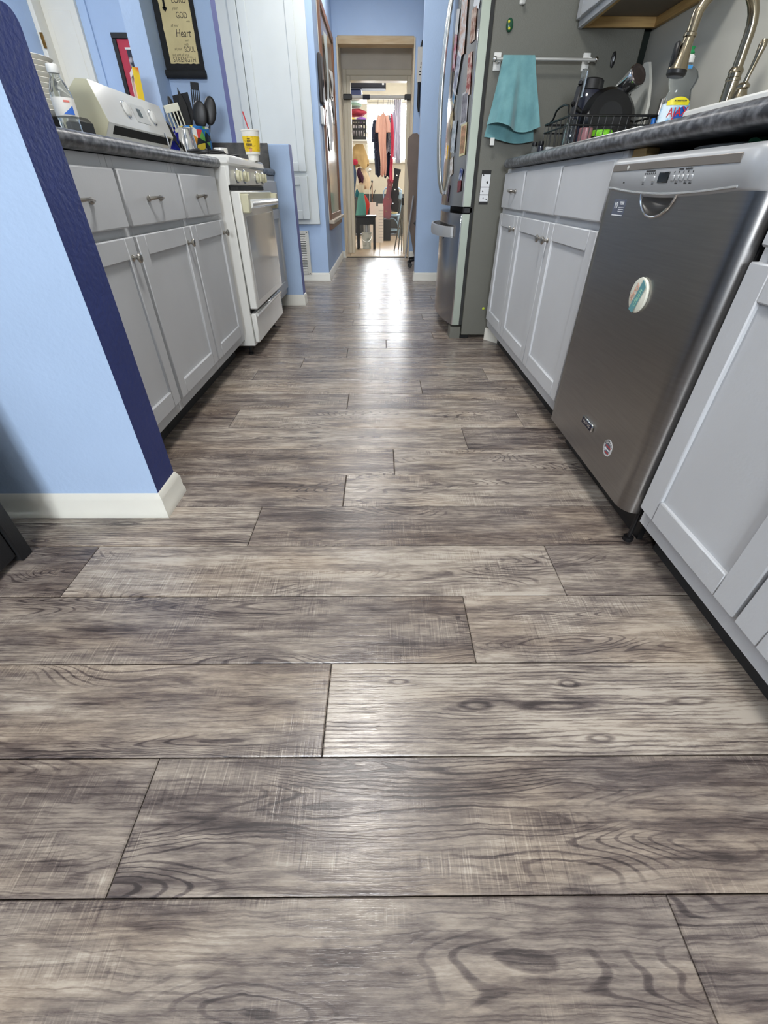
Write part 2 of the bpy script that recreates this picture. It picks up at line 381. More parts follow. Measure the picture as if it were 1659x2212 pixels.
m = MB(); m.box(-3.3, -.9, -3.1, -3.0, 0, CEIL).box(.2, 1.335, -3.1, -3.0, 0, CEIL).box(-.9, .2, -3.1, -3.0, 1.9, CEIL).box(-.9, .2, -3.1, -3.0, 0, 1.2); struct(m.build('wall_back', M_blue))
struct(MB().box(-3.4, 1.75, -3.1, 7.6, CEIL, CEIL+.05).build('ceiling', M_ceil))

# far-room tiles
M_tile = mat('tan_floor_tile', (196, 176, 152), .32, var=.10, vscale=5, stretch=(1, 6, 1), detail=6)
fb = struct(MB().box(-1.2, 1.2, 7.60, 11.92, -.05, -.008).build('floor_backroom', mat('tile_grout', (96, 88, 80), .8)))
tb = None
for i in range(4):
    for j in range(4):
        x0 = -.93+i*.46+(.0 if j % 2 else .0); y0 = 7.56+j*.92
        if j == 0: y0, y1 = 7.565, 8.48
        else: y1 = y0+.915
        me = MB().box(x0+.003, x0+.457, y0+.003, y1, -.008, -.0004, .0015)
        o = me.build('floor_tile', M_tile, fb)

# windows
def window_glass():
    m = bpy.data.materials.new('window_pane_glass'); m.use_nodes = True; nt = m.node_tree; nt.nodes.clear(); N = nt.nodes
    o = N.new('ShaderNodeOutputMaterial'); mx = N.new('ShaderNodeMixShader'); t = N.new('ShaderNodeBsdfTransparent'); g = N.new('ShaderNodeBsdfGlossy'); f = N.new('ShaderNodeFresnel')
    g.inputs['Roughness'].default_value = .02; f.inputs[0].default_value = 1.3
    nt.links.new(f.outputs[0], mx.inputs[0]); nt.links.new(t.outputs[0], mx.inputs[1]); nt.links.new(g.outputs[0], mx.inputs[2]); nt.links.new(mx.outputs[0], o.inputs[0]); return m
M_pane = window_glass()
def window(name, x0, x1, y, z0, z1, d=1, mull=1):
    m = MB(); t = .04
    m.box(x0, x1, y, y+.06*d, z0, z0+t, .004).box(x0, x1, y, y+.06*d, z1-t, z1, .004).box(x0, x0+t, y, y+.06*d, z0+t, z1-t, .004).box(x1-t, x1, y, y+.06*d, z0+t, z1-t, .004)
    w = struct(m.build(name, M_trim)); n = mull+1; wd_ = (x1-x0-2*t)/n
    for i in range(1, n): MB().box(x0+t+wd_*i-.018, x0+t+wd_*i+.018, y+.012*d, y+.048*d, z0+t, z1-t, .003).build('mullion', M_trim, w)
    for i in range(n):
        a = x0+t+wd_*i+(.018 if i else 0); b = x0+t+wd_*(i+1)-(.018 if i < n-1 else 0)
        MB().box(a, b, y+.026*d, y+.031*d, z0+t, z1-t).build('pane', M_pane, w)
    return w
w1 = window('window_1', WX0, WX1, 11.83, WZ0, WZ1, 1, 0)
MB().box(WX0-.06, WX1+.06, 11.72, 11.80, WZ0-.035, WZ0-.004, .004).build('sill', M_trim, w1)
window('window_fill', -.9, .2, -3.06, 1.2, 1.9, 1, 1)  # unseen window behind the camera, added to let in daylight
for nm_, x_, y_, z_, w_, h_, rx_ in (('window_portal', .24, 11.95, 1.76, 1.08, .92, -PI/2), ('window_portal', -.35, -3.12, 1.55, 1.1, .70, PI/2)):
    ld = bpy.data.lights.new(nm_, 'AREA'); ld.shape = 'RECTANGLE'; ld.size = w_; ld.size_y = h_; ld.cycles.is_portal = True
    lo = bpy.data.objects.new(nm_, ld); COL.objects.link(lo); lo.location = (x_, y_, z_); lo.rotation_euler = (rx_, 0, 0)

# baseboards
def base_prof(t=.014, h=.083): return [(0, 0), (t, 0), (t, .018), (t*.78, .024), (t*.78, h-.022), (t*.55, h-.014), (t*.3, h-.004), (0, h)]
def baseboard(name, pts, closed=False):
    """pts: xy polyline, the board stands on the right-hand side of the travel direction; mitred"""
    P = [Vector((p[0], p[1])) for p in pts]; m = MB(); prof = base_prof(); rings = []
    for i, p in enumerate(P):
        d0 = (P[i]-P[i-1]).normalized() if i else (P[1]-P[0]).normalized(); d1 = (P[i+1]-P[i]).normalized() if i < len(P)-1 else d0
        n0 = Vector((d0.y, -d0.x)); n1 = Vector((d1.y, -d1.x)); b = (n0+n1).normalized(); k = 1/max(.3, b.dot(n0))
        rings.append([(p.x+b.x*t*k, p.y+b.y*t*k, z) for t, z in prof])
    n = len(prof); vs = [v for r_ in rings for v in r_]; fs = []
    for i in range(len(P)-1):
        for k in range(n): fs.append((i*n+k, i*n+(k+1) % n, (i+1)*n+(k+1) % n, (i+1)*n+k))
    fs.append(tuple(range(n))); fs.append(tuple((len(P)-1)*n+k for k in range(n)))
    m.add(vs, fs); return struct(m.build(name, M_trim))
baseboard('baseboard_half_near', [(-3.29, 1.066), (-.67, 1.066), (-.67, 1.188), (-.80, 1.188)])
baseboard('baseboard_half_far', [(-.86, 4.108), (-.67, 4.108), (-.67, 4.233), (-1.6, 4.233)])
baseboard('baseboard_pantry', [(-2.4, 5.345), (-.566, 5.345), (-.566, 7.40), (-.515, 7.40)])
baseboard('baseboard_corridor_right', [(.375, 5.49), (.375, 5.369), (1.3, 5.369)])
baseboard('baseboard_doorway', [(.43, 7.40), (1.6, 7.40)])

# unfinished doorway lining, wood lintel, inner casing
m = MB(); m.box(-.525, -.507, 7.388, 7.56, 0, 2.25, .003).box(.402, .420, 7.388, 7.56, 0, 2.25, .003); struct(m.build('trim_1', mat('chipped_cream_casing', (222, 208, 182), .6, vscale=9, c2=(186, 150, 108), ramp=(.68, .76), detail=6, stretch=(1, 1, .6))))
m = MB(); m.box(-.507, .402, 7.39, 7.54, 2.19, 2.262, .004); struct(m.build('trim_2', mat('bare_lintel_wood', (186, 158, 122), .7, vscale=7, c2=(206, 186, 152), stretch=(.6, 1, 5), detail=6)))
m = MB(); m.box(-.45, -.40, 7.98, 8.14, 0, 2.02, .004).box(.36, .41, 7.98, 8.14, 0, 2.02, .004).box(-.40, .36, 7.98, 8.14, 1.97, 2.02, .004)
m.box(-.50, -.45, 7.99, 8.02, 0, 2.08, .004).box(-.45, .41, 7.99, 8.02, 2.02, 2.08, .004); struct(m.build('trim_3', M_cream))
struct(MB().box(-.515, .41, 7.55, 7.60, -.008, .004, .002).build('trim_4', mat('tan_threshold', (190, 172, 146), .45)))

# left room: door in the pantry wall line, seen over the counter
d1 = thing('door_1', 'white door standing ajar with brass hinge', 'door', (-2.66, 5.30, 0)); d1['kind'] = 'structure'; del d1['category']
m = MB(); m.box(-2.80, -2.765, 5.16, 5.30, 0, 2.1, .004).box(-2.765, -2.49, 5.285, 5.335, 0, 2.1, .004); m.box(-2.72, -2.54, 5.280, 5.287, 1.15, 1.98, .003)
m.build('door_slab', M_trim, d1)
MB().box(-2.778, -2.755, 5.150, 5.162, 1.74, 1.83, .002).build('hinge', mat('brass', (150, 112, 60), .35, 1.), d1)
struct(MB().box(-2.49, -2.42, 5.318, 5.345, 0, 2.2, .004).build('trim_5', M_blue))
struct(MB().box(-2.90, -2.80, 3.4, 5.345, 0, CEIL).build('wall_left_return', M_blue))

# ceiling lamps, out of frame; far, corridor, back and left ones added as fill
def ceiling_lamp(x, y, power, label, size=.5, CEIL=CEIL):
    t = thing('ceiling_lamp', label, 'lamp', (x, y, CEIL))
    MB().lathe([(size*.46, 0), (size*.5, -.01), (size*.5, -.035), (size*.44, -.04)], (x, y, CEIL-.001), 32).build('rim', M_knob, t)
    MB().lathe([(.01, -.075), (size*.2, -.073), (size*.38, -.06), (size*.44, -.042), (.01, -.041)][::-1], (x, y, CEIL), 32).build('diffuser', mat('opal_diffuser', (255, 248, 238), .5, emit=2.5, var=0.), t)
    ld = bpy.data.lights.new('lamp_glow', 'AREA'); ld.shape = 'DISK'; ld.size = size*.9; ld.energy = power; ld.color = (1, .98, .95)
    lo = bpy.data.objects.new('lamp_glow', ld); COL.objects.link(lo); lo.parent = t; lo.location = (0, 0, -.085)
ceiling_lamp(-.15, 1.45, LAMP_KITCHEN, 'round opal ceiling lamp over the kitchen aisle')
ceiling_lamp(-.3, -.6, LAMP_DINING, 'round opal ceiling lamp above the near floor')
ceiling_lamp(-.3, 4.7, FILL_FAR, 'unseen ceiling lamp added to brighten the far end of the kitchen', .4)  # added fill, brightens the pantry wall
ceiling_lamp(-.1, 6.3, FILL_CORRIDOR, 'unseen ceiling lamp added to brighten the corridor', .35)  # added to lift the dark corridor
ceiling_lamp(.1, 9.0, FILL_BACK, 'unseen ceiling lamp added to brighten the back room', .35, 2.6)  # invented source brightening the back room
ceiling_lamp(-2.3, 3.6, FILL_LEFT, 'unseen ceiling lamp added to brighten the room behind the counter', .45)  # added light for the door and picture beyond the counter

# ================================================================ CABINETS
def knob_mb(x, y, z, s):
    M = Matrix.Rotation(PI/2*(1 if s > 0 else -1), 4, 'Y')
    return MB().lathe([(.009, 0), (.0095, .002), (.0045, .006), (.0045, .013), (.0125, .019), (.0145, .023), (.012, .027), (.004, .029)], (x, y, z), 16, M)
def pull_mb(x, y, z, s, w=.048):
    m = MB(); pts = [(x+s*(.004+.024*math.sin(PI*t/10)**.6), y-w+2*w*t/10, z+.004*math.sin(PI*t/10)) for t in range(11)]
    m.tube(pts, [.006-.0022*math.sin(PI*t/10) for t in range(11)], 8)
    for e in (-w, w): m.ball((x+s*.004, y+e, z), (.006, .012, .009), 10, 6)
    return m
def shaker(x, s, y0, y1, z0, z1, w=.058, th=.02):
    """door whose front face is at x, outward direction s"""
    b = x-s*th; m = MB()
    m.box(x, b, y0, y0+w, z0, z1, .0025).box(x, b, y1-w, y1, z0, z1, .0025).box(x, b, y0+w, y1-w, z0, z0+w, .0025).box(x, b, y0+w, y1-w, z1-w, z1, .0025)
    m.box(x-s*.009, b+s*.002, y0+w-.004, y1-w+.004, z0+w-.004, z1-w+.004)
    return m
def cabinet(label, s, xf, y0, y1, fronts, zt, drz, doz, depth=.60, group=None, stile=(.035, .035), toe=True, mids=()):
    """fronts: list of ('door'|'drawer', ya, yb, hardware)"""
    t = thing('base_cabinet', label, 'cabinet', (xf-s*.3, (y0+y1)/2, 0), group)
    xb = xf-s*depth; m = MB(); k = xf-s*.0195
    m.box(k, xb, y0+.001, y0+.018, .10, zt).box(k, xb, y1-.018, y1-.001, .10, zt).box(k, xb, y0+.018, y1-.018, .10, .118).box(xb, xb+s*.008, y0+.018, y1-.018, .118, zt)
    m.build('carcass', M_grey, t)
    m = MB(); c = .0012
    m.box(xf, xf-s*.019, y0+.001, y0+stile[0], .10, zt, c).box(xf, xf-s*.019, y1-stile[1], y1-.001, .10, zt, c)
    a, b = y0+stile[0], y1-stile[1]
    for z0, z1 in ((.10, doz[0]+.012), (doz[1]-.012, drz[0]+.012), (drz[1]-.012, zt)): m.box(xf, xf-s*.019, a, b, z0, z1, c)
    for q in mids: m.box(xf, xf-s*.019, q-.025, q+.025, doz[0]+.012, doz[1]-.012, c).box(xf, xf-s*.019, q-.025, q+.025, drz[0]+.012, drz[1]-.012, c)
    m.build('face_frame', M_grey, t)
    if toe: MB().box(xf-s*.075, xf-s*.09, y0+.001, y1-.001, 0, .10).build('toe_kick', mat('dark_toe_kick', (52, 52, 52), .7), t)
    xd = xf+s*.0205
    for kind, ya, yb, hw in fronts:
        if kind == 'door':
            o = shaker(xd, s, ya, yb, doz[0], doz[1]).build('door', M_grey, t)
        else:
            o = MB().box(xd, xf+s*.0005, ya, yb, drz[0], drz[1], .004).build('drawer_front', M_grey, t)
        if hw:
            kd, hy, hz = hw
            (knob_mb(xd, hy, hz, s) if kd == 'knob' else pull_mb(xd, hy, hz, s)).build('knob' if kd == 'knob' else 'pull', M_knob, o)
    return t
# left run: frame face x=-.805
LZ, LD, LO = .893, (.716, .862), (.148, .692)
cabinet('grey base cabinet next to the navy wall end, left of the aisle', 1, -.805, 1.19, 1.626, [('drawer', 1.22, 1.614, ('pull', 1.387, .787)), ('door', 1.22, 1.614, ('knob', 1.573, .638))], LZ, LD, LO)
cabinet('grey base cabinet in the middle of the left run', 1, -.805, 1.626, 2.114, [('drawer', 1.636, 2.104, ('pull', 1.844, .787)), ('door', 1.636, 2.104, ('knob', 2.062, .638))], LZ, LD, LO)
cabinet('grey base cabinet touching the white stove, left of the aisle', 1, -.805, 2.114, 2.652, [('drawer', 2.126, 2.586, ('pull', 2.327, .788)), ('door', 2.126, 2.586, ('knob', 2.553, .640))], LZ, LD, LO, stile=(.035, .075))
cabinet('grey base cabinet hidden between the stove and the far half wall', 1, -.805, 3.50, 4.105, [('drawer', 3.53, 4.07, None), ('door', 3.53, 4.07, None)], LZ, LD, LO)
# right run: frame face x=.697
RZ, RD, RO = .904, (.734, .886), (.152, .710)
cabinet('narrow grey base cabinet beside the refrigerator', -1, .697, 2.534, 2.985, [('drawer', 2.548, 2.946, ('pull', 2.717, .808)), ('door', 2.552, 2.945, ('knob', 2.592, .655))], RZ, RD, RO)
cabinet('wide grey sink cabinet with two doors beside the dishwasher', -1, .697, 1.560, 2.534, [('drawer', 2.045, 2.520, None), ('drawer', 1.590, 2.028, None), ('door', 2.064, 2.548, ('knob', 2.118, .652)), ('door', 1.590, 2.058, ('knob', 2.040, .651))], RZ, RD, RO, mids=(2.04,))
cabinet('grey base cabinet nearest the camera, right of the dishwasher', -1, .697, .02, .905, [('drawer', .542, .892, None), ('drawer', .05, .520, None), ('door', .535, .898, None), ('door', .05, .527, None)], RZ, RD, RO, mids=(.53,))
# little diagonal skirting at the end of the right run
struct(MB().prism([(.700, 3.035), (.786, 2.925), (.796, 2.933), (.712, 3.042)], 'z', 0, .075).build('baseboard_right_end', M_trim))

# worktops
def nose(x, s, zb, zt):
    r = (zt-zb)/2; return [(x-s*r*(1-math.cos(a))-s*0, zb+r+r*math.sin(a)) for a in [(-PI/2+PI*i/10) for i in range(11)]]
def worktop(name, label, x, s, xb, y0, y1, zb, zt, hole=None):
    m = MB()
    if not hole:
        p = nose(x, s, zb, zt) + [(xb, zt), (xb, zb)]; m.prism(p, 'y', y0, y1)
    else:
        hx0, hx1, hy0, hy1 = hole
        m.prism(nose(x, s, zb, zt)+[(hx0, zt), (hx0, zb)], 'y', y0, y1)
        m.box(hx1, xb, y0, y1, zb, zt).box(hx0, hx1, y0, hy0, zb, zt).box(hx0, hx1, hy1, y1, zb, zt)
    return tag(m.build(name, M_lam, loc=((x+xb)/2, (y0+y1)/2, zb)), label, 'worktop')
worktop('worktop', 'dark grey slate worktop on the left cabinets', -.77, 1, -1.452, 1.192, 2.658, .895, .934)
worktop('worktop', 'short slate worktop with rounded tip beyond the stove', -.79, 1, -1.434, 3.455, 4.104, .895, .934)
worktop('worktop', 'long slate worktop carrying the sink, right of the aisle', .655, -1, 1.333, -.6, 2.915, .906, .945, (.76, 1.15, 1.66, 2.39))
tag(MB().box(-1.434, -.82, 4.084, 4.106, .936, 1.082, .003).build('backsplash', M_lamd, loc=(-1.1, 4.09, .936)), 'dark slate backsplash strip standing against the far half wall', 'backsplash')

# ================================================================ SINK + FAUCET
sk = thing('sink', 'white drop-in kitchen sink with raised rim', 'sink', (.98, 2.06, .946))
m = MB(); x0, x1, y0, y1 = .735, 1.255, 1.625, 2.425; ix0, ix1, iy0, iy1 = .775, 1.135, 1.675, 2.375
m.box(x0, ix0, y0, y1, .9465, .960, .005).box(ix1, x1, y0, y1, .9465, .960, .005).box(ix0, ix1, y0, iy0, .9465, .960, .004).box(ix0, ix1, iy1, y1, .9465, .960, .004); m.build('rim', M_white, sk)
m = MB(); m.box(ix0, ix0+.006, iy0, iy1, .76, .9462).box(ix1-.006, ix1, iy0, iy1, .76, .9462).box(ix0+.006, ix1-.006, iy0, iy0+.006, .76, .9462).box(ix0+.006, ix1-.006, iy1-.006, iy1, .76, .9462).box(ix0, ix1, iy0, iy1, .752, .76); m.build('basin', M_white, sk)
fa = thing('faucet', 'gooseneck antique nickel faucet with pull-down spray head', 'faucet', (1.20, 2.04, .960))
fx, fy = 1.20, 2.04
MB().lathe([(.030, 0), (.030, .006), (.024, .012), (.021, .03), (.0195, .10), (.0205, .15), (.0225, .152), (.0225, .158), (.0205, .160), (.0205, .170), (.0225, .172), (.0215, .178), (.0165, .185)], (fx, fy, .9605), 24).build('base', M_antq, fa)
R = .098; pts = [(fx, fy, 1.14), (fx, fy, 1.18), (fx, fy, 1.222)] + [(fx-R+R*math.cos(a), fy, 1.222+R*1.10*math.sin(a)) for a in [PI*i/14 for i in range(1, 13)]]
e = Vector(pts[-1]); d = Vector((-.10, 0, -.99)).normalized(); pts += [tuple(e+d*.045)]
MB().tube(pts, .0155, 14).build('spout', M_antq, fa)
h0 = e+d*.045; T = Matrix.Translation(h0) @ d.to_track_quat('Z', 'Y').to_matrix().to_4x4()
sh = MB().lathe([(.0165, 0), (.0195, .003), (.0195, .010), (.0170, .013), (.0185, .033), (.0235, .060), (.0300, .083), (.0310, .088)], (0, 0, 0), 24, T).build('spray_head', M_antq, fa)
MB().lathe([(.0310, .0885), (.0305, .098), (.025, .104), (.01, .105)], (0, 0, 0), 24, T).build('nozzle', M_black, sh)
q = h0+d*.050
MB().box(q.x-.034, q.x-.019, q.y-.011, q.y+.011, q.z-.034, q.z+.03, .005).build('button', M_black, sh)
hx, hy = 1.185, 1.945
m = MB(); m.lathe([(.028, 0), (.028, .006), (.024, .010), (.026, .03), (.027, .07), (.022, .10), (.015, .118), (.019, .122), (.019, .128), (.012, .134)], (hx, hy, .9605), 20); m.build('lever_base', M_antq, fa)
m = MB(); m.tube([(hx, hy, 1.085), (hx+.002, hy-.003, 1.11), (hx+.006, hy-.008, 1.15), (hx+.008, hy-.011, 1.178), (hx+.009, hy-.012, 1.19)], [.008, .0065, .0085, .012, .008], 12); m.build('lever', M_antq, fa)

# ================================================================ DISHWASHER
dw = thing('dishwasher', 'dark stainless built-in dishwasher with silver control panel', 'dishwasher', (.95, 1.235, 0))
Y0, Y1 = .922, 1.540
def dwx(y, x=.655):
    r = .052
    if y < Y0+r: return x + r*.75*(1-math.sqrt(max(0, 1-((Y0+r-y)/r)**2)))
    if y > Y1-.008: return x+.006*((y-Y1+.008)/.008)
    return x
def ysamp(): return [Y0+.052*(1-math.cos(PI/2*i/8)) for i in range(9)] + [Y0+.08+(Y1-.01-Y0-.08)*i/22 for i in range(23)] + [Y1-.005, Y1]
poly = [(dwx(y), y) for y in ysamp()] + [(.70, Y1), (.70, Y0)]
door_o = MB().prism(poly, 'z', .112, .835).build('door', M_steel, dw)
cut = MB().ball((.648, 1.250, .822), (.040, .084, .060), 28, 16).build('cutter', M_steel, dw)
bo = door_o.modifiers.new('pocket', 'BOOLEAN'); bo.object = cut; bo.operation = 'DIFFERENCE'; bo.solver = 'EXACT'
bpy.context.view_layer.update()
nm = bpy.data.meshes.new_from_object(door_o.evaluated_get(bpy.context.evaluated_depsgraph_get())); door_o.modifiers.clear(); door_o.data = nm; nm.name = 'door'
nm.polygons.foreach_set('use_smooth', [True]*len(nm.polygons)); nm.set_sharp_from_angle(angle=math.radians(38))
bpy.data.objects.remove(cut)
# control panel with sagging lower edge
def zlow(y): u = (y-1.245)/.265; return .812-.012*max(0., 1-u*u) + (.008 if y < .985 else 0)*0
ys = ysamp(); m = MB(); vs = []; fs = []
for y in ys:
    x = dwx(y)-.0045; zl = zlow(y)
    vs += [(x+.006, y, zl), (x, y, zl+.006), (x+.001, y, .872), (x+.010, y, .882), (x+.045, y, .882), (x+.045, y, zl)]
n = 6
for i in range(len(ys)-1):
    for k in range(n): fs.append((i*n+k, i*n+(k+1) % n, (i+1)*n+(k+1) % n, (i+1)*n+k))
fs.append(tuple(range(n))); fs.append(tuple((len(ys)-1)*n+k for k in range(n))); m.add(vs, fs)
cp = m.build('control_panel', M_silver, dw, ang=50)
M_grip = mat('taupe_panel_band', (128, 122, 116), .4, .3)
MB().box(.6496, .6520, .995, 1.525, .8545, .8690, .0008).build('band', M_grip, cp)
pts = [(.6495, y, zlow(y)+.0075) for y in [.975+(1.525-.975)*i/20 for i in range(21)]]; MB().tube(pts, .0022, 6).build('lower_bead', mat('pale_silver_bead', (210, 212, 212), .25, .6), cp)
MB().box(.6488, .6520, 1.222, 1.266, .8275, .8475, .001).build('display', mat('dark_display', (22, 26, 26), .12, coat=.6), cp)
for i in range(5): MB().box(.6484, .6520, 1.203-.0175*i-.006, 1.203-.0175*i+.006, .8300, .8410, .002).build('button', M_silver, cp)
for yy in (1.334, 1.288): MB().box(.6484, .6520, yy-.006, yy+.006, .8300, .8410, .002).build('button', M_silver, cp)
M_ink = mat('dark_print', (60, 60, 60), .6)
for i in range(5): MB().box(.6502, .6512, 1.203-.0175*i-.001, 1.203-.0175*i+.001, .8440, .8475).build('indicator', M_ink, cp)
for i in range(6): MB().box(.6502, .6512, 1.334-.0092*i-.001, 1.334-.0092*i+.001, .8440, .8475).build('indicator', M_ink, cp)
RGT, UPV = (0, -1, 0), (0, 0, 1)
for y, z, w in ((1.312, .8508, .044), (1.180, .8508, .018), (1.152, .8508, .026), (1.334, .8262, .010), (1.288, .8262, .010), (1.186, .8262, .011), (1.150, .8262, .012), (1.132, .8262, .010), (1.440, .8300, .010)):
    m = MB(); n = max(3, int(w/.0032))
    for i in range(n): m.box(.6502, .6510, y-w/2+w*i/n, y-w/2+w*(i+.68)/n, z-.0013, z+.0013*(1 if i % 3 else .6))
    m.build('fine_print', M_ink, cp)
# small white chip mark on the band
m = MB(); m.prism([(1.440, .862), (1.434, .8655), (1.428, .862), (1.434, .855)], 'x', .6490, .6502); m.build('chip_mark', M_whitep, cp)
# warranty sticker
M_slab = mat('slate_blue_sticker', (86, 92, 108), .4); M_stw = mat('white_print', (224, 226, 228), .5)
st = MB().box(.6540, .6553, 1.404, 1.474, .7560, .7940, .0004).build('sticker', M_slab, dw)
text('10', .021, (.6537, 1.457, .780), RGT, UPV, M_stw, 'lettering', st, .0003); text('YEAR', .0105, (.6537, 1.424, .7855), RGT, UPV, M_stw, 'lettering', st, .0003)
for i in range(3): MB().box(.6535, .6540, 1.409, 1.438, .7755-.0042*i, .7768-.0042*i).build('fine_print', M_stw, st)
MB().box(.6534, .6541, 1.408, 1.470, .7575, .7598).build('lettering_band', M_stw, st)
# brand badge
bd = MB().box(.6485, .6553, 1.203, 1.281, .2140, .2370, .002).build('badge', M_chrome, dw)
MB().box(.6478, .6486, 1.207, 1.277, .2165, .2345).build('badge_field', mat('navy_badge', (18, 20, 44), .5), bd)
text('MAYTAG', .0140, (.6475, 1.242, .2255), RGT, UPV, M_chrome, 'lettering', bd, .0004, wx=.95)
# round sticker
MX = Matrix.Rotation(-PI/2, 4, 'Y')
rs = MB().lathe([(.0245, 0), (.0245, .0009)], (.6550, 1.095, .219), 32, MX).build('round_sticker', mat('pale_grey_sticker', (196, 196, 196), .5), dw)
MB().lathe([(.0165, 0), (.0165, .0004)], (.6541, 1.095, .217), 28, MX).build('sticker_disc', M_slab, rs)
for i in range(3): MB().box(.6533, .6537, 1.078+.001*i, 1.106-.002*i, .222-.009*i, .2255-.009*i).build('sticker_stripe', mat('red_stripe' if i % 2 == 0 else 'white_stripe', (178, 60, 60) if i % 2 == 0 else (224, 226, 228), .5), rs)
m = MB(); star = [((1.104+.008*(1 if k % 2 == 0 else .42)*math.sin(2*PI*k/10)), .212+.008*(1 if k % 2 == 0 else .42)*math.cos(2*PI*k/10)) for k in range(10)]; m.prism(star, 'x', .6532, .6537); m.build('sticker_star', M_stw, rs)
for i, ch in enumerate('AMERICA'):
    a = math.radians(62-i*20.7); text(ch, .0085, (.6539, 1.095+.0205*math.sin(a), .218+.0205*math.cos(a)), (0, -math.cos(a), math.sin(a)), (0, math.sin(a), math.cos(a)), M_dark, 'lettering', rs, .0003)
MB().box(.7005, .775, Y0-.004, Y0+.005, .112, .872).build('side_trim', M_black, dw)
MB().tube([(.6535+.0, 1.250+.083*math.cos(a), .822-.060*math.sin(a)) for a in [math.radians(14+152*i/16) for i in range(17)]], .0032, 8).build('pocket_rim', M_chrome, dw)
MB().box(.7005, 1.25, Y0+.006, Y1-.006, .13, .870).build('tub', M_dark, dw)
MB().box(.735, .75, Y0+.01, Y1-.01, .012, .128).build('kick_plate', M_black, dw)
for yy, xx in ((.945, .718), (1.515, .80)): MB().lathe([(.014, 0), (.014, .012), (.006, .014), (.006, .125)], (xx, yy, 0), 12).build('leveling_foot', M_black, dw)
# round clean / dirty magnet
mg = thing('magnet', 'round white and teal clean dirty magnet on the dishwasher', 'magnet', (.650, 1.189, .602))
MB().lathe([(.0395, 0), (.0405, .003), (.0385, .006), (.030, .0078), (.01, .0085)], (.6545, 1.189, .602), 36, MX).build('disc', mat('ivory_plastic', (228, 228, 212), .25, coat=.5), mg)
m = MB()
m.prism([(-.034, -.020), (.034, -.020), (.038, -.002), (.038, .002), (-.038, .002), (-.038, -.002)], 'x', 0, .0008)
aa = math.radians(68); m.v = [(.6455-v[0], 1.189+(v[1]*math.cos(aa)+v[2]*math.sin(aa))*1, .602+(-v[1]*math.sin(aa)+v[2]*math.cos(aa))*1) for v in m.v]
m.build('band', mat('teal_print', (98, 152, 158), .4), mg)
dR = Vector((0, -math.cos(aa), math.sin(aa))); dU = Vector((0, math.sin(aa), math.cos(aa)))
C = Vector((.6445, 1.189, .602))
text('dirty', .024, C+dU*.014, dR, dU, mat('faded_coral_print', (206, 160, 140), .5), 'lettering', mg, .0003); text('clean', .022, C-dU*.010, dR, dU, mat('pale_green_print', (150, 196, 170), .5), 'lettering', mg, .0003)

# things in the slot over the dishwasher
tag(MB().box(.706, .742, 1.480, 1.556, .8835, .9055, .002).build('wood_block', M_wood, loc=(.72, 1.52, .8835)), 'raw pine block wedged under the worktop above the dishwasher', 'wood block')
m = MB(); m.lathe([(.135, .0), (.16, .004), (.163, .012), (.155, .014), (.13, .008)], (.90, 1.27, .8830), 40); tag(m.build('plate', M_whitep, loc=(.9, 1.27, .883)), 'shallow white plastic tray in the slot above the dishwasher', 'tray')
m = MB()
def cl(u, v): return ((.72+.16*v, 1.00+.10*u, .889+.004*math.sin(u*9+v*5)), (0, 0, 1))
m.sheet(cl, 10, 8, .006); tag(m.build('cloth', mat('dark_green_cloth', (24, 84, 52), .9), loc=(.8, 1.05, .885)), 'dark green cloth folded in the slot above the dishwasher', 'cloth')

# ================================================================ STOVE
sv = thing('stove', 'white freestanding gas stove with oven door and backguard', 'stove', (-1.05, 3.045, 0))
S0, S1 = 2.662, 3.432
m = MB(); m.box(-1.395, -.752, S0, S1, .06, .905, .003); m.build('body', M_white, sv)
for yy in (S0+.05, S1-.05):
    for xx in (-.80, -1.34): MB().lathe([(.016, 0), (.016, .01), (.008, .012), (.008, .0595)], (xx, yy, 0), 10).build('foot', M_black, sv)
top = MB().box(-1.385, -.728, S0-.002, S1+.002, .9055, .946, .010).build('cooktop', M_white, sv)
# slanted knob panel
m = MB(); m.prism([(-.7515, .905), (-.735, .905), (-.742, .832), (-.7515, .828)], 'y', S0+.002, S1-.002); kp = m.build('knob_panel', M_white, sv)
for yy in (2.80, 2.945, 3.235, 3.385):
    MK = Matrix.Rotation(PI/2, 4, 'Y')
    k = MB().lathe([(.030, 0), (.030, .003), (.026, .004)], (-.7375, yy, .868), 24, MK).build('dial_plate', M_chrome, kp)
    m = MB().lathe([(.0235, .004), (.0235, .014), (.0215, .018), (.008, .0185)], (-.7375, yy, .868), 24, MK); m.box(-.7200, -.7080, yy-.005, yy+.005, .848, .888, .003); m.build('knob', M_bisque, k)
# oven door
dr = MB().box(-.748, -.703, S0+.004, S1-.004, .262, .806, .006).build('oven_door', M_white, sv)
MB().box(-.7045, -.7020, S0+.05, S1-.05, .30, .70, .001).build('door_glass', mat('white_oven_glass', (206, 210, 212), .05, coat=1., var=.02), dr)
MB().box(-.7035, -.6985, S0+.006, S1-.006, .752, .800, .002).build('door_trim', M_bisque, dr)
MB().box(-.7025, -.664, S0+.004, S0+.045, .715, .795, .005).build('handle_bracket', M_bisque, dr); MB().box(-.7025, -.664, S1-.045, S1-.004, .715, .795, .005).build('handle_bracket', M_bisque, dr)
MB().tube([(-.672, S0+.0455, .752), (-.668, 2.9, .752), (-.667, 3.047, .752), (-.668, 3.2, .752), (-.672, S1-.0455, .752)], .0195, 14).build('handle', M_white, dr)
wd2 = MB().box(-.750, -.722, S0+.006, S1-.006, .078, .238, .006).build('storage_drawer', M_white, sv)
MB().tube([(-.718, S0+.03, .228), (-.713, 3.047, .232), (-.718, S1-.03, .228)], .009, 8).build('drawer_lip', M_white, wd2)
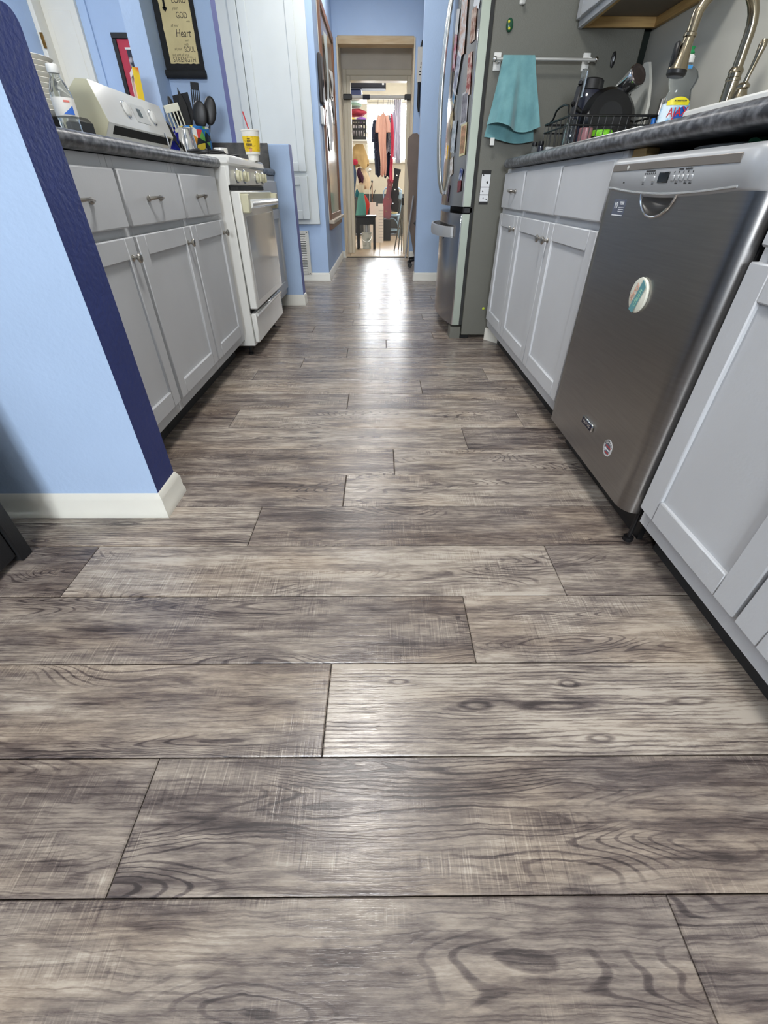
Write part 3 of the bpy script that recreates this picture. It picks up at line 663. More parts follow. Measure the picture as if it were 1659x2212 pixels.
MB().box(-.7515, -.747, S0+.01, S1-.01, .240, .260).build('door_gap', M_dark, sv)
MB().box(-.7515, -.745, S0+.01, S1-.01, .808, .827).build('vent_gap', M_dark, sv)
# backguard
bgp = [(-1.385, .947), (-1.283, .947), (-1.283, 1.008), (-1.250, 1.060), (-1.294, 1.200), (-1.345, 1.203), (-1.385, 1.170)]
bk = MB().prism(bgp, 'y', S0+.004, S1-.004); bk = bk.build('backguard', M_white, sv)
for yy in (S0+.0005, S1-.0035):
    m = MB(); m.prism([(p[0]*.999-.001, p[1]) for p in bgp], 'y', yy, yy+.003); m.build('end_cap', M_bisque, bk)
sl = Vector((.044, 0, -.140)).normalized(); nr = Vector((.140, 0, .044)).normalized(); fc = Vector((-1.272, 0, 1.130))
def face(yy, a, o=0.): p = fc + sl*a + nr*o; return Vector((p.x, yy, p.z))
TQ = nr.to_track_quat('Z', 'Y').to_matrix().to_4x4()
for yy in (2.93, 3.24):
    k = MB().lathe([(.036, 0), (.036, .002), (.033, .003)], face(yy, 0, .0005), 28, TQ).build('dial_ring', M_chrome, bk)
    m = MB().lathe([(.028, .003), (.027, .012), (.024, .014), (.006, .0145)], face(yy, 0, .0005), 24, TQ); m.build('dial', M_whitep, k)
m = MB(); cs = [face(y_, a_, o_) for o_ in (.0003, .0022) for y_, a_ in ((3.005, -.035), (3.165, -.035), (3.165, .04), (3.005, .04))]; m.add(cs, [(0, 1, 2, 3), (4, 5, 6, 7), (0, 1, 5, 4), (1, 2, 6, 5), (2, 3, 7, 6), (3, 0, 4, 7)]); cl_ = m.build('clock_panel', mat('pale_grey_panel', (206, 208, 206), .3), bk)
m = MB(); cs = [face(y_, a_, o_) for o_ in (.0024, .0036) for y_, a_ in ((3.055, -.018), (3.098, -.018), (3.098, .016), (3.055, .016))]; m.add(cs, [(0, 1, 2, 3), (4, 5, 6, 7), (0, 1, 5, 4), (1, 2, 6, 5), (2, 3, 7, 6), (3, 0, 4, 7)]); m.build('display', mat('dark_green_display', (40, 56, 54), .2), cl_)
m = MB(); cs = [Vector((x_, y_, z_)) for o_ in (0, .004) for y_, x_, z_ in ((S0+.06, -1.2755+o_, 1.022), (S1-.03, -1.2755+o_, 1.022), (S1-.03, -1.2565+o_, 1.052), (S0+.06, -1.2565+o_, 1.052))]; m.add(cs, [(0, 1, 2, 3), (4, 5, 6, 7), (0, 1, 5, 4), (1, 2, 6, 5), (2, 3, 7, 6), (3, 0, 4, 7)]); m.build('oven_vent', M_dark, bk)
# burner grates
for cx in (-.88, -1.12):
    for cy in (2.83, 3.13):
        g = MB(); g.tube([(cx+.085*math.cos(a), cy+.085*math.sin(a), .962) for a in [2*PI*i/20 for i in range(20)]], .006, 6, True)
        for k in range(4):
            a = PI/2*k+.4; g.tube([(cx+.03*math.cos(a), cy+.03*math.sin(a), .972), (cx+.085*math.cos(a), cy+.085*math.sin(a), .966), (cx+.09*math.cos(a), cy+.09*math.sin(a), .947)], .005, 6)
        g.build('burner_grate', M_black, top)

# ================================================================ ON THE STOVE
# paper cup
cp_ = thing('paper_cup', 'yellow and white foam drink cup with red straw on the stove', 'cup', (-.752, 3.30, .9465))
MB().lathe([(.029, 0), (.0295, .003), (.032, .030), (.0405, .031), (.050, .133), (.0525, .134), (.0525, .139), (.050, .140), (.047, .138), (.040, .040), (.010, .038)], (-.752, 3.30, .9465), 32).build('cup', mat('white_foam', (232, 230, 222), .6), cp_)
wr = MB().lathe([(.0414, .042), (.0485, .110), (.0492, .110), (.0421, .042)], (-.752, 3.30, .9465), 32, caps=False)
wr.f += [(3*32+i, 3*32+(i+1) % 32, (i+1) % 32, i) for i in range(32)]; wr.m += [0]*32
wr = wr.build('printed_band', mat('yellow_print', (236, 200, 44), .5, vscale=60, c2=(206, 168, 34), ramp=(.55, .62)), cp_)
M_mk = mat('dark_brown_print', (70, 58, 34), .6)
for zz, w, h in ((1.044, .018, .004), (1.034, .022, .007), (1.019, .034, .011), (1.004, .030, .003)):
    m = MB(); nn = 7
    for i in range(nn):
        u0 = -w/2+w*i/nn; ym = 3.30-.0465-(zz-1.02)*.09-.0022
        m.box(-.756+u0, -.756+u0+w/nn*.62, ym, ym+.002, zz-h/2*(1 if i % 2 else .7), zz+h/2)
    m.build('print_marks', M_mk, wr)
m = MB(); m.lathe([(.009, 0), (.009, .001)], (-.753, 3.2573, .996), 16, Matrix.Rotation(PI/2, 4, 'X')); m.build('print_marks', mat('pink_print', (214, 150, 110), .6), wr)
MB().tube([(-.756, 3.30, 1.00), (-.758, 3.30, 1.086), (-.778, 3.298, 1.164)], .0035, 8).build('straw', mat('red_straw', (206, 66, 70), .4), cp_)
# silver pitcher
pt = thing('milk_pitcher', 'polished steel pitcher with curled handle in front of the utensil crock', 'pitcher', (-1.13, 3.315, .9468))
PX, PY, PZ = -1.13, 3.315, .9468
MB().lathe([(.050, 0), (.053, .004), (.052, .03), (.046, .09), (.039, .128), (.041, .146), (.044, .149), (.038, .144), (.010, .134)], (PX, PY, PZ), 28).build('jug', M_chrome, pt)
MB().tube([(PX-.05, PY-.02, PZ+.01), (PX-.075, PY-.045, PZ+.02), (PX-.09, PY-.06, PZ+.05), (PX-.092, PY-.06, PZ+.09), (PX-.10, PY-.065, PZ+.12)], .0045, 8).build('handle', M_chrome, pt)
# white mug
mgx = thing('mug', 'small white mug with handle on the stove top', 'mug', (-.935, 3.285, .9468))
MB().lathe([(.034, 0), (.039, .004), (.039, .058), (.036, .059), (.034, .056), (.033, .010), (.005, .008)], (-.935, 3.285, .9468), 24).build('cup', M_white, mgx)
MB().tube([(-.972, 3.285, .985), (-.992, 3.285, .982), (-.998, 3.285, .972), (-.992, 3.285, .960), (-.972, 3.285, .958)], .005, 8).build('handle', M_white, mgx)

# utensil crock on the short worktop
cr = thing('utensil_crock', 'colourful painted crock against the far blue wall', 'crock', (-1.22, 3.75, .935))
CX, CY = -1.215, 3.74
def talavera():
    m = bpy.data.materials.new('painted_talavera'); m.use_nodes = True; N = m.node_tree.nodes; L = m.node_tree.links
    tc = N.new('ShaderNodeTexCoord'); v = N.new('ShaderNodeTexVoronoi'); v.inputs['Scale'].default_value = 26; L.new(tc.outputs['Object'], v.inputs[0])
    s = N.new('ShaderNodeSeparateColor'); L.new(v.outputs['Color'], s.inputs[0]); r = N.new('ShaderNodeValToRGB'); r.color_ramp.interpolation = 'CONSTANT'; L.new(s.outputs[0], r.inputs[0])
    e = r.color_ramp.elements; e[0].position = 0; e[0].color = (.01, .02, .03, 1); e[1].position = .26; e[1].color = (.02, .16, .45, 1)
    for p, c in ((.45, (.62, .05, .06, 1)), (.6, (.75, .30, .03, 1)), (.72, (.75, .58, .05, 1)), (.84, (.12, .35, .08, 1)), (.93, (.75, .75, .7, 1))): q = e.new(p); q.color = c
    L.new(r.outputs[0], N['Principled BSDF'].inputs['Base Color']); N['Principled BSDF'].inputs['Roughness'].default_value = .2; return m
MB().lathe([(.082, 0), (.088, .01), (.095, .09), (.098, .185), (.101, .195), (.096, .200), (.090, .190), (.085, .02), (.01, .015)], (CX, CY, .9345), 32).build('pot', talavera(), cr)
def utensil(kind, label, bx, by, tx, ty, tz, m_, w=.035, hh=.10, yawd=0.):
    """handle starts in the crock at (bx,by), head tip at (tx,ty,tz)"""
    t = thing('cooking_utensil', label, 'utensil', (CX+bx, CY+by, .956))
    a = Vector((CX+bx, CY+by, .956)); b = Vector((tx, ty, tz)); d = (b-a).normalized(); n0 = b-d*hh
    MB().tube([a, a.lerp(n0, .5), n0], [.006, .006, .0055], 8).build('handle', m_, t)
    sx = Vector((math.cos(yawd), math.sin(yawd), 0)); sx = (sx-d*sx.dot(d)).normalized(); nn = d.cross(sx)
    Mx = Matrix((( sx.x, d.x, nn.x, n0.x), (sx.y, d.y, nn.y, n0.y), (sx.z, d.z, nn.z, n0.z), (0, 0, 0, 1))); h = MB()
    if kind == 'spoon':
        h.ball((0, hh/2, 0), (w, hh/2+.006, .010), 16, 10)
    elif kind == 'slot':
        h.box(-w, w, hh*.72, hh, -.002, .002, .0015); h.box(-w*.7, w*.7, 0, hh*.12, -.002, .002, .001)
        for k in range(5): u = -w*.9+w*1.8*k/4; h.box(u-.0035, u+.0035, hh*.06, hh*.73, -.0018, .0018)
    elif kind == 'turner':
        h.prism([(-w*.35, -.004), (w*.35, -.004), (w, hh*.35), (w*.92, hh), (-w*.92, hh*.94), (-w, hh*.35)], 'z', -.002, .002)
    elif kind == 'blade':
        h.prism([(-w*.5, 0), (w*.5, 0), (w*.6, hh*.6), (0, hh), (-w*.5, hh*.55)], 'z', -.003, .003)
    h.xf(Mx); h.build('head', m_, t)
M_nyl = mat('black_nylon', (26, 26, 28), .38, var=.1)
utensil('spoon', 'black nylon spoon leaning to the right in the crock', .05, .02, -1.085, 3.78, 1.282, M_nyl, .040, .135, .2)
utensil('spoon', 'large black ladle spoon in the middle of the crock', .02, -.03, -1.135, 3.70, 1.252, M_nyl, .045, .125, .1)
utensil('slot', 'tall black slotted turner standing highest in the crock', .0, .04, -1.175, 3.80, 1.353, M_nyl, .026, .13, 0)
utensil('turner', 'broad black spatula at the back left of the crock', -.03, .03, -1.270, 3.77, 1.300, M_nyl, .055, .17, 0)
utensil('blade', 'pointed black tongs leaning left above the crock', -.01, .01, -1.262, 3.72, 1.318, M_nyl, .040, .20, .5)
utensil('slot', 'cream slotted spatula in front of the crock handles', -.04, -.05, -1.305, 3.66, 1.235, mat('cream_nylon', (222, 218, 196), .4), .046, .13, .15)
utensil('spoon', 'thin dark spoon at the far left of the crock', -.06, .0, -1.335, 3.74, 1.278, M_nyl, .020, .14, .8)
utensil('blade', 'dark utensil handle poking left toward the backguard', -.07, -.02, -1.40, 3.70, 1.185, M_nyl, .030, .13, .3)
m = MB(); m.lathe([(.052, 0), (.055, .005), (.050, .17), (.045, .18), (.02, .19), (.02, .205)], (-1.372, 3.80, .9345), 24); tag(m.build('bottle', mat('cobalt_blue_glaze', (38, 52, 190), .25), loc=(-1.4, 3.78, .9345)), 'cobalt blue canister behind the backguard end', 'canister')

# scroll on the wall
sc_ = thing('wall_scroll', 'black framed parchment scroll with printed verse on the blue wall', 'wall scroll', (-1.31, 4.10, 1.41))
MB().box(-1.437, -1.180, 4.094, 4.1065, 1.45, 2.18, .002).build('backing', mat('black_scroll_cloth', (34, 35, 37), .85, var=.15, bump=.4, bscale=300), sc_)
random.seed(5)
pe = [(-1.397+random.uniform(-.002, .002), 1.482+.62*i/24) for i in range(25)][::-1]; pr_ = [(-1.206+random.uniform(-.002, .002), 1.482+.62*i/24) for i in range(25)]
pb = [(-1.39+.18*i/10, 1.482+random.uniform(-.002, .002)) for i in range(11)]
M_parch = mat('aged_parchment', (206, 190, 142), .8, vscale=9, c2=(224, 208, 158), detail=5)
pa = MB().prism(pb+pr_+pe, 'y', 4.0915, 4.0938).build('parchment', M_parch, sc_)
m = MB().tube([(-1.450, 4.080, 1.430), (-1.31, 4.079, 1.430), (-1.172, 4.080, 1.430)], .021, 16); m.build('bottom_roll', MATS['black_scroll_cloth'], sc_)
m = MB().tube([(-1.450, 4.080, 2.19), (-1.31, 4.079, 2.19), (-1.172, 4.080, 2.19)], .021, 16); m.build('top_roll', MATS['black_scroll_cloth'], sc_)
M_script = mat('sepia_ink', (112, 98, 76), .7); M_cap = mat('dark_sepia_ink', (76, 66, 54), .7); PR, PU = (1, 0, 0), (0, 0, 1)
for body, x, z, sz, wx, mm, sh_ in (('LORD', -1.268, 1.762, .043, .82, M_cap, 0), ('your', -1.300, 1.728, .020, .9, M_script, .3), ('GOD', -1.266, 1.697, .040, .78, M_cap, 0), ('with', -1.232, 1.672, .014, .9, M_script, .3), ('all your', -1.322, 1.654, .018, .9, M_script, .3),
                              ('Heart', -1.278, 1.619, .052, .8, M_cap, .25), ('and', -1.262, 1.588, .014, .9, M_script, .3), ('with', -1.270, 1.570, .018, .9, M_script, .3), ('all your', -1.330, 1.549, .017, .9, M_script, .3), ('SOUL', -1.253, 1.547, .036, .8, M_cap, 0),
                              ('and with all your', -1.320, 1.522, .019, .85, M_script, .3), ('STRENGTH', -1.300, 1.500, .036, .83, M_cap, 0)):
    text(body, sz, (x, 4.0912, z), PR, PU, mm, 'lettering', pa, .0003, wx=wx, shear=sh_)
m = MB(); m.box(-1.369, -1.357, 4.0870, 4.0912, 1.725, 1.90).box(-1.390, -1.336, 4.0870, 4.0912, 1.772, 1.784)
m.prism([(-1.378, 1.728), (-1.363, 1.712), (-1.348, 1.728), (-1.355, 1.733), (-1.371, 1.733)], 'y', 4.0870, 4.0912); m.build('cross', M_dark, pa)

# framed picture in the left room, canvas leaning behind the stove
pf = thing('picture_frame', 'black framed picture with red mat in the room behind the counter', 'picture', (-2.08, 5.33, 1.44))
m = MB(); a0, a1, b0, b1 = -2.275, -1.86, 1.44, 1.865; t_ = .035
m.box(a0, a1, 5.318, 5.3445, b0, b0+t_, .003).box(a0, a1, 5.318, 5.3445, b1-t_, b1, .003).box(a0, a0+t_, 5.318, 5.3445, b0+t_, b1-t_, .003).box(a1-t_, a1, 5.318, 5.3445, b0+t_, b1-t_, .003); m.build('frame', M_blackwood, pf)
MB().box(a0+t_, a1-t_, 5.332, 5.344, b0+t_, b1-t_).build('mat_board', mat('red_mat_board', (186, 62, 80), .8), pf)
MB().box(a0+.10, a1-.10, 5.329, 5.3318, b0+.08, b1-.10).build('print', mat('dark_print_image', (34, 40, 56), .5, vscale=8, c2=(190, 180, 180), ramp=(.58, .66)), pf)
MB().box(a0+.09, a1-.09, 5.3285, 5.3315, b1-.098, b1-.085).build('inner_edge', M_whitep, pf)
cvb = thing('canvas_panel', 'small painted canvas with yellow edge leaning behind the stove', 'canvas', (-1.52, 3.45, 1.0))
m = MB(); m.box(-.004, .004, -.11, .11, 0, .385); Mx = Matrix.Translation((-1.515, 3.69, 1.001)) @ Matrix.Rotation(math.radians(3), 4, 'Y') @ Matrix.Rotation(math.radians(28), 4, 'Z'); m.xf(Mx); m.build('linen', mat('peach_canvas', (228, 178, 140), .8), cvb)
m = MB()
for q in ((-.014, -.004, -.11, -.085, 0, .385), (-.014, -.004, .085, .11, 0, .385), (-.014, -.004, -.085, .085, 0, .025), (-.014, -.004, -.085, .085, .36, .385), (.004, .016, -.11, -.085, 0, .385), (.004, .016, .085, .11, 0, .385), (.004, .016, -.085, .085, .36, .385)): m.box(*q)
m.xf(Mx); m.build('stretcher', mat('pale_stretcher_wood', (214, 206, 196), .7), cvb)
m = MB(); m.box(-.016, .018, -.116, -.1105, 0, .387); m.xf(Mx); m.build('painted_edge', mat('yellow_orange_paint', (244, 206, 40), .6, vscale=5, c2=(226, 96, 40), ramp=(.45, .55)), cvb)
m = MB(); m.box(-.014, .018, .1105, .116, 0, .387); m.xf(Mx); m.build('painted_edge', mat('red_paint_edge', (214, 66, 80), .6), cvb)

# ================================================================ ON THE LEFT WORKTOP
wb = thing('water_bottle', 'clear plastic water bottle with white cap on the left worktop', 'bottle', (-1.025, 1.90, .9345))
BX, BY, BZ = -1.02, 1.90, .9345
prof = [(.026, 0), (.031, .006)] + [(.031-.0016*(k % 2), .010+.006*k) for k in range(9)] + [(.032, .066), (.032, .112), (.030, .125), (.022, .145), (.0145, .158), (.0135, .168)]
MB().lathe(prof, (BX, BY, BZ), 28).build('body', M_clearp, wb)
lb = MB().lathe([(.0324, .066), (.0326, .110), (.0322, .110), (.0321, .066)], (BX, BY, BZ), 28, caps=False); lb.f += [(3*28+i, 3*28+(i+1) % 28, (i+1) % 28, i) for i in range(28)]; lb.m += [0]*28
lb = lb.build('label_wrap', mat('off_white_label', (222, 220, 214), .5), wb)
def tri(u, v):
    a = math.radians(-78+58*u); r_ = .0331; return ((BX+r_*math.cos(a), BY+r_*math.sin(a), BZ+.069+.022*u*v), (math.cos(a), math.sin(a), 0))
m = MB(); m.sheet(tri, 10, 3, .0006); m.build('label_mark', mat('label_blue', (60, 110, 200), .5), lb)
def tri2(u, v):
    a = math.radians(-60+30*u); r_ = .0331; return ((BX+r_*math.cos(a), BY+r_*math.sin(a), BZ+.098+.005*v), (math.cos(a), math.sin(a), 0))
m = MB(); m.sheet(tri2, 6, 2, .0006); m.build('label_mark', mat('label_salmon', (214, 120, 110), .5), lb)
MB().lathe([(.0155, .166), (.0165, .168), (.0165, .184), (.015, .187), (.004, .188)], (BX, BY, BZ), 24).build('cap', M_whitep, wb)
ct = tag(MB().lathe([(.085, 0), (.09, .004), (.10, .085), (.102, .09), (.095, .09), (.085, .01)], (-1.30, 2.22, .9345), 32).build('bowl', M_black, loc=(-1.30, 2.22, .9345)), 'black bowl under a stack of foam plates', 'bowl')
gp = 'foam bowls stacked behind the water bottle'
src = None
for i in range(11):
    z = 1.026+.0145*i
    if src is None:
        src = MB().lathe([(.060, 0), (.088, .006), (.104, .018), (.107, .019), (.103, .021), (.086, .010), (.058, .004)], (-1.30, 2.22, z), 32).build('foam_bowl', mat('white_foam', (232, 230, 222), .6), loc=(-1.30, 2.22, z)); o = src
    else:
        o = src.copy(); COL.objects.link(o); o.location = (-1.30, 2.22, z)
    tag(o, 'topmost white foam bowl of the stack behind the water bottle' if i == 10 else 'lowest white foam bowl, resting in the black bowl behind the bottle' if i == 0 else 'white foam bowl in the middle of the stack behind the water bottle', 'bowl', gp)
bx_ = thing('toaster', 'black countertop appliance between the bottle and the backguard', 'appliance', (-1.36, 2.50, .9345))
MB().box(-1.435, -1.285, 2.40, 2.60, .945, 1.062, .018).build('body', M_black, bx_)
MB().box(-1.425, -1.295, 2.41, 2.59, .9345, .9455).build('foot', M_dark, bx_)
m = MB(); m.box(-1.385, -1.345, 2.425, 2.575, 1.0622, 1.064); m.build('slot', M_dark, bx_)

# black cupboard at the lower left edge
bc = thing('black_cupboard', 'black wooden cupboard corner at the left edge of the floor', 'cupboard', (-1.25, .55, 0))
for px_, py_ in ((-1.015, .86), (-1.015, .16), (-1.535, .86), (-1.535, .16)): MB().box(px_, px_+.04, py_, py_+.04, 0, .95, .003).build('post', M_blackwood, bc)
for k in range(4):
    MB().box(-1.005, -.983, .203+.1645*k, .203+.1645*k+.162, .02, .94, .003).build('side_board', M_blackwood, bc)
MB().box(-1.494, -1.016, .875, .893, .02, .94).build('back_panel', M_blackwood, bc); MB().box(-1.527, -1.507, .203, .857, .02, .94).build('far_side', M_blackwood, bc)
MB().box(-1.55, -.965, .15, .915, .951, .975, .004).build('top', M_blackwood, bc)

# pantry cabinet in the far wall
pn = thing('pantry_cabinet', 'tall white pantry cabinet built into the blue wall', 'cabinet', (-1.0, 5.33, .526))
MB().box(-1.72, -.622, 5.320, 5.344, .526, 2.60, .003).build('face_frame', M_pantry, pn)
def pdoor(x0, x1, z0, z1, y=5.3195):
    m = MB(); th = .02; w = .07
    m.box(x0, x0+w, y-th, y, z0, z1, .002).box(x1-w, x1, y-th, y, z0, z1, .002).box(x0+w, x1-w, y-th, y, z0, z0+w, .002).box(x0+w, x1-w, y-th, y, z1-w, z1, .002).box(x0+w-.003, x1-w+.003, y-th+.009, y-.001, z0+w-.003, z1-w+.003)
    return m.build('door', M_pantry, pn)
pdoor(-1.178, -.717, .952, 2.5); pdoor(-1.64, -1.184, .952, 2.5); pdoor(-1.178, -.717, .571, .918); pdoor(-1.64, -1.184, .571, .918)
# floor vent grille
vt = thing('wall_vent', 'cream louvred return air grille under the pantry', 'vent', (-.88, 5.34, .064))
m = MB(); m.box(-1.0, -.965, 5.332, 5.3445, .064, .47, .002).box(-.79, -.755, 5.332, 5.3445, .064, .47, .002).box(-.965, -.79, 5.332, 5.3445, .064, .095, .002).box(-.965, -.79, 5.332, 5.3445, .44, .47, .002); m.build('frame', M_trim, vt)
MB().box(-.965, -.79, 5.3425, 5.3445, .095, .44).build('backing', M_grout, vt)
for k in range(22):
    z = .098+.0155*k; m = MB(); m.prism([(5.334, z), (5.3355, z), (5.342, z+.010), (5.3405, z+.010)], 'x', -.965, -.79); m.build('slat', M_trim, vt)
for z in (.078, .455): m = MB().lathe([(.005, 0), (.004, .0015)], (-.773, 5.332, z), 10, Matrix.Rotation(PI/2, 4, 'X')); m.build('screw', M_black, vt)

# ================================================================ REFRIGERATOR
fr = thing('refrigerator', 'grey stainless french door refrigerator at the end of the counter', 'refrigerator', (.9, 3.515, 0))
FY0, FY1 = 3.062, 3.968; FYC, FHW = 3.515, .453
def ffx(y): return .478-.062*(1-((y-FYC)/FHW)**2)
MB().box(.546, 1.288, FY0, FY1, .022, 1.775, .004).build('body', M_fside, fr)
MB().box(.526, .5455, FY0+.012, FY1-.012, .085, 1.77).build('gasket', mat('dark_gasket', (44, 45, 44), .7), fr)
def fdoor(name, y0, y1, z0, z1):
    n = 14; pts = [(ffx(y0+(y1-y0)*i/n), y0+(y1-y0)*i/n) for i in range(n+1)]
    m = MB(); poly = pts + [(.5255, y1), (.5255, y0)]; m.prism(poly, 'z', z0, z1)
    k = len(poly)
    for i in range(k): 
        if i in (n, n+2): m.m[2+i] = 1
    return m.build(name, [M_steelf, M_fedge], fr)
dA = fdoor('door', FY0+.003, FYC-.003, .735, 1.772); dB = fdoor('door', FYC+.003, FY1-.003, .735, 1.772); dC = fdoor('freezer_drawer', FY0+.003, FY1-.003, .085, .700)
for dd, z0, z1, ya, yb in ((dA, .736, 1.771, FY0+.003, None), (dC, .086, .699, FY0+.003, None)):
    m = MB(); m.box(ffx(ya)-.0015, ffx(ya)+.005, ya-.0015, ya+.004, z0, z1, .001); m.build('edge_strip', M_chrome, dd)
for dd, yh in ((dA, FYC-.035), (dB, FYC+.035)):
    xb = ffx(yh); pts = [(xb-.002, yh, .80)] + [(xb-.012-.044*math.sin(PI*t/14)**.55, yh, .80+.90*t/14) for t in range(15)] + [(xb-.002, yh, 1.70)]
    MB().tube(pts, .0105, 10).build('handle', mat('satin_steel', (216, 218, 212), .25, .9), dd)
    for z in (.80, 1.70): MB().box(xb-.014, xb+.002, yh-.010, yh+.010, z-.012, z+.012, .003).build('handle_mount', M_chrome, dd)
m = MB(); ya, yb = FY0+.11, FY1-.09; vs = []; fs = []; n = 16
for i in range(n+1):
    u = i/n; y = ya+(yb-ya)*u; xo = ffx(y)-.012-.050*min(1, math.sin(PI*u)**.35); z0, z1 = .575, .632
    vs += [(xo, y, z0), (xo-.004, y, (z0+z1)/2), (xo, y, z1), (xo+.012, y, z1), (xo+.012, y, z0)]
for i in range(n):
    for k in range(5): fs.append((i*5+k, i*5+(k+1) % 5, (i+1)*5+(k+1) % 5, (i+1)*5+k))
fs.append(tuple(range(5))); fs.append(tuple(n*5+k for k in range(5))); m.add(vs, fs); m.build('freezer_handle', M_silver, dC)
for y in (ya+.006, yb-.006): MB().box(ffx(y)-.016, ffx(y)+.002, y-.008, y+.008, .578, .629, .002).build('handle_mount', M_silver, dC)
# energy sticker on the freezer drawer
m = MB(); yy = 3.40; xx = ffx(yy)-.0006; m.prism([(yy-.022, .575), (yy, .548), (yy+.022, .575), (yy, .602)], 'x', xx-.0012, xx+.004); sk2 = m.build('sticker', M_dark, dC)
m = MB(); m.prism([(yy-.010, .575), (yy, .562), (yy+.010, .575), (yy, .590)], 'x', xx-.0022, xx-.0008); m.build('sticker_mark', mat('lime_print', (190, 200, 60), .5), sk2)
MB().box(.540, .60, FY0+.005, FY1-.005, .0, .0215).build('base_rail', M_dark, fr)
m = MB(); m.prism([(FY0+.001, .0), (FY0+.10, .0), (FY0+.10, .065), (FY0+.05, .075), (FY0+.001, .072)], 'x', .470, .539); m.build('foot_cover', M_fside, fr)
MB().box(.50, .5395, FY0+.101, FY1-.005, .006, .072).build('kick_grille', M_black, fr)
m = MB(); m.box(.49, .540, FY0+.012, FY0+.06, .703, .732, .003); m.build('hinge', M_black, fr)

# papers and magnets on the fridge door (near leaf)
def fridge_paper(label, y, z, w, h, deg, rgb, rgb2=None, cat='paper', name='paper', border=None, off=0.):
    x = ffx(y)-.0030-off; n = Vector((-1, (ffx(y+.01)-ffx(y-.01))/.02, 0)).normalized(); u = Vector((n.y, -n.x, 0)).normalized(); v = Vector((0, 0, 1)); a = math.radians(deg)
    U = u*math.cos(a)+v*math.sin(a); V = v*math.cos(a)-u*math.sin(a); c = Vector((x, y, z))
    def slab(w_, h_, o0, o1):
        cs = [c+U*sx*w_/2+V*sy*h_/2+n*o for o in (o0, o1) for sx, sy in ((-1, -1), (1, -1), (1, 1), (-1, 1))]
        return MB().add(cs, [(0, 1, 2, 3), (4, 5, 6, 7), (0, 1, 5, 4), (1, 2, 6, 5), (2, 3, 7, 6), (3, 0, 4, 7)])
    t = thing(name, label, cat, tuple(c-Vector((0, 0, h/2))))
    k = 'paper_%d_%d_%d' % rgb + ('_%d_%d_%d' % rgb2 if rgb2 else '')
    mm = mat(k, rgb, .6, vscale=38, c2=rgb2, ramp=(.42, .60), detail=4) if rgb2 else mat(k, rgb, .6, var=.03)
    if border:
        slab(w, h, 0, .0012).build('border', mat('paper_%d_%d_%d' % border, border, .6, var=.03), t); slab(w*.8, h*.86, .0013, .0022).build('picture', mm, t)
    else: slab(w, h, 0, .0014).build('sheet', mm, t)
WHT = (226, 228, 230)
fridge_paper('long white flyer hanging high on the fridge door', 3.275, 1.50, .10, .24, -3, (222, 222, 222), (206, 168, 148), off=.002)
fridge_paper('white card corner at the top edge of the fridge door', 3.10, 1.545, .07, .06, 20, WHT)
fridge_paper('brown tinted family photo near the top right of the fridge door', 3.125, 1.462, .06, .115, -4, (150, 110, 92), (206, 186, 170), 'photo', 'photograph')
fridge_paper('small blank white note left of the long flyer', 3.42, 1.535, .08, .09, 12, (232, 232, 230), off=.001)
fridge_paper('tilted photo card with white lower margin in the middle of the fridge door', 3.325, 1.325, .085, .16, 24, (120, 122, 142), (196, 200, 214), 'photo', 'photograph', WHT, off=.003)
fridge_paper('pink and white greeting card beside the tilted photo', 3.44, 1.43, .075, .16, 6, (214, 196, 200), (206, 96, 120))
fridge_paper('narrow reddish photo strip along the right of the fridge door', 3.125, 1.29, .05, .16, -6, (150, 74, 70), (214, 190, 176), 'photo', 'photograph')
fridge_paper('grey printed card with pale border on the fridge door', 3.150, 1.165, .085, .13, -3, (150, 148, 154), (112, 110, 118), 'card', 'card', (198, 198, 200))
fridge_paper('blue and cream postcard left of the grey card', 3.375, 1.235, .07, .075, 22, (92, 150, 198), (226, 214, 176), 'card', 'card')
fridge_paper('amber toned photo with cream border low on the fridge door', 3.130, 1.035, .08, .135, -3, (142, 116, 84), (196, 150, 120), 'photo', 'photograph', (214, 204, 160))
fridge_paper('white and grey leaflet left of the amber photo', 3.30, 1.060, .085, .14, 5, (206, 212, 216), (140, 152, 160), off=.001)
fridge_paper('cream photo with diagonal edge above the white leaflet', 3.38, 1.14, .07, .09, -30, (214, 196, 150), (120, 100, 90), 'photo', 'photograph')
fridge_paper('small white picture card under the yellow clip', 3.30, .925, .06, .085, -12, (226, 226, 224), (150, 130, 110), 'card', 'card')
fridge_paper('small dark blue magnet near the door edge', 3.118, .885, .045, .05, 10, (60, 76, 130), (190, 196, 206), 'magnet', 'magnet')
fridge_paper('small dark red magnet under the blue magnet', 3.128, .830, .050, .052, -5, (128, 62, 66), (90, 50, 56), 'magnet', 'magnet')
fridge_paper('dark bookmark hanging at the bottom of the fridge door', 3.33, .795, .028, .085, 14, (58, 50, 62), (120, 96, 110), 'bookmark', 'bookmark')
fridge_paper('yellow clip magnet between the handles and the leaflet', 3.415, .997, .03, .065, 8, (240, 190, 24), None, 'magnet', 'clip_magnet', off=.006)
fridge_paper('flat black magnet behind the fridge door handle', 3.43, 1.30, .035, .12, 0, (36, 34, 40), None, 'magnet', 'magnet', off=.004)

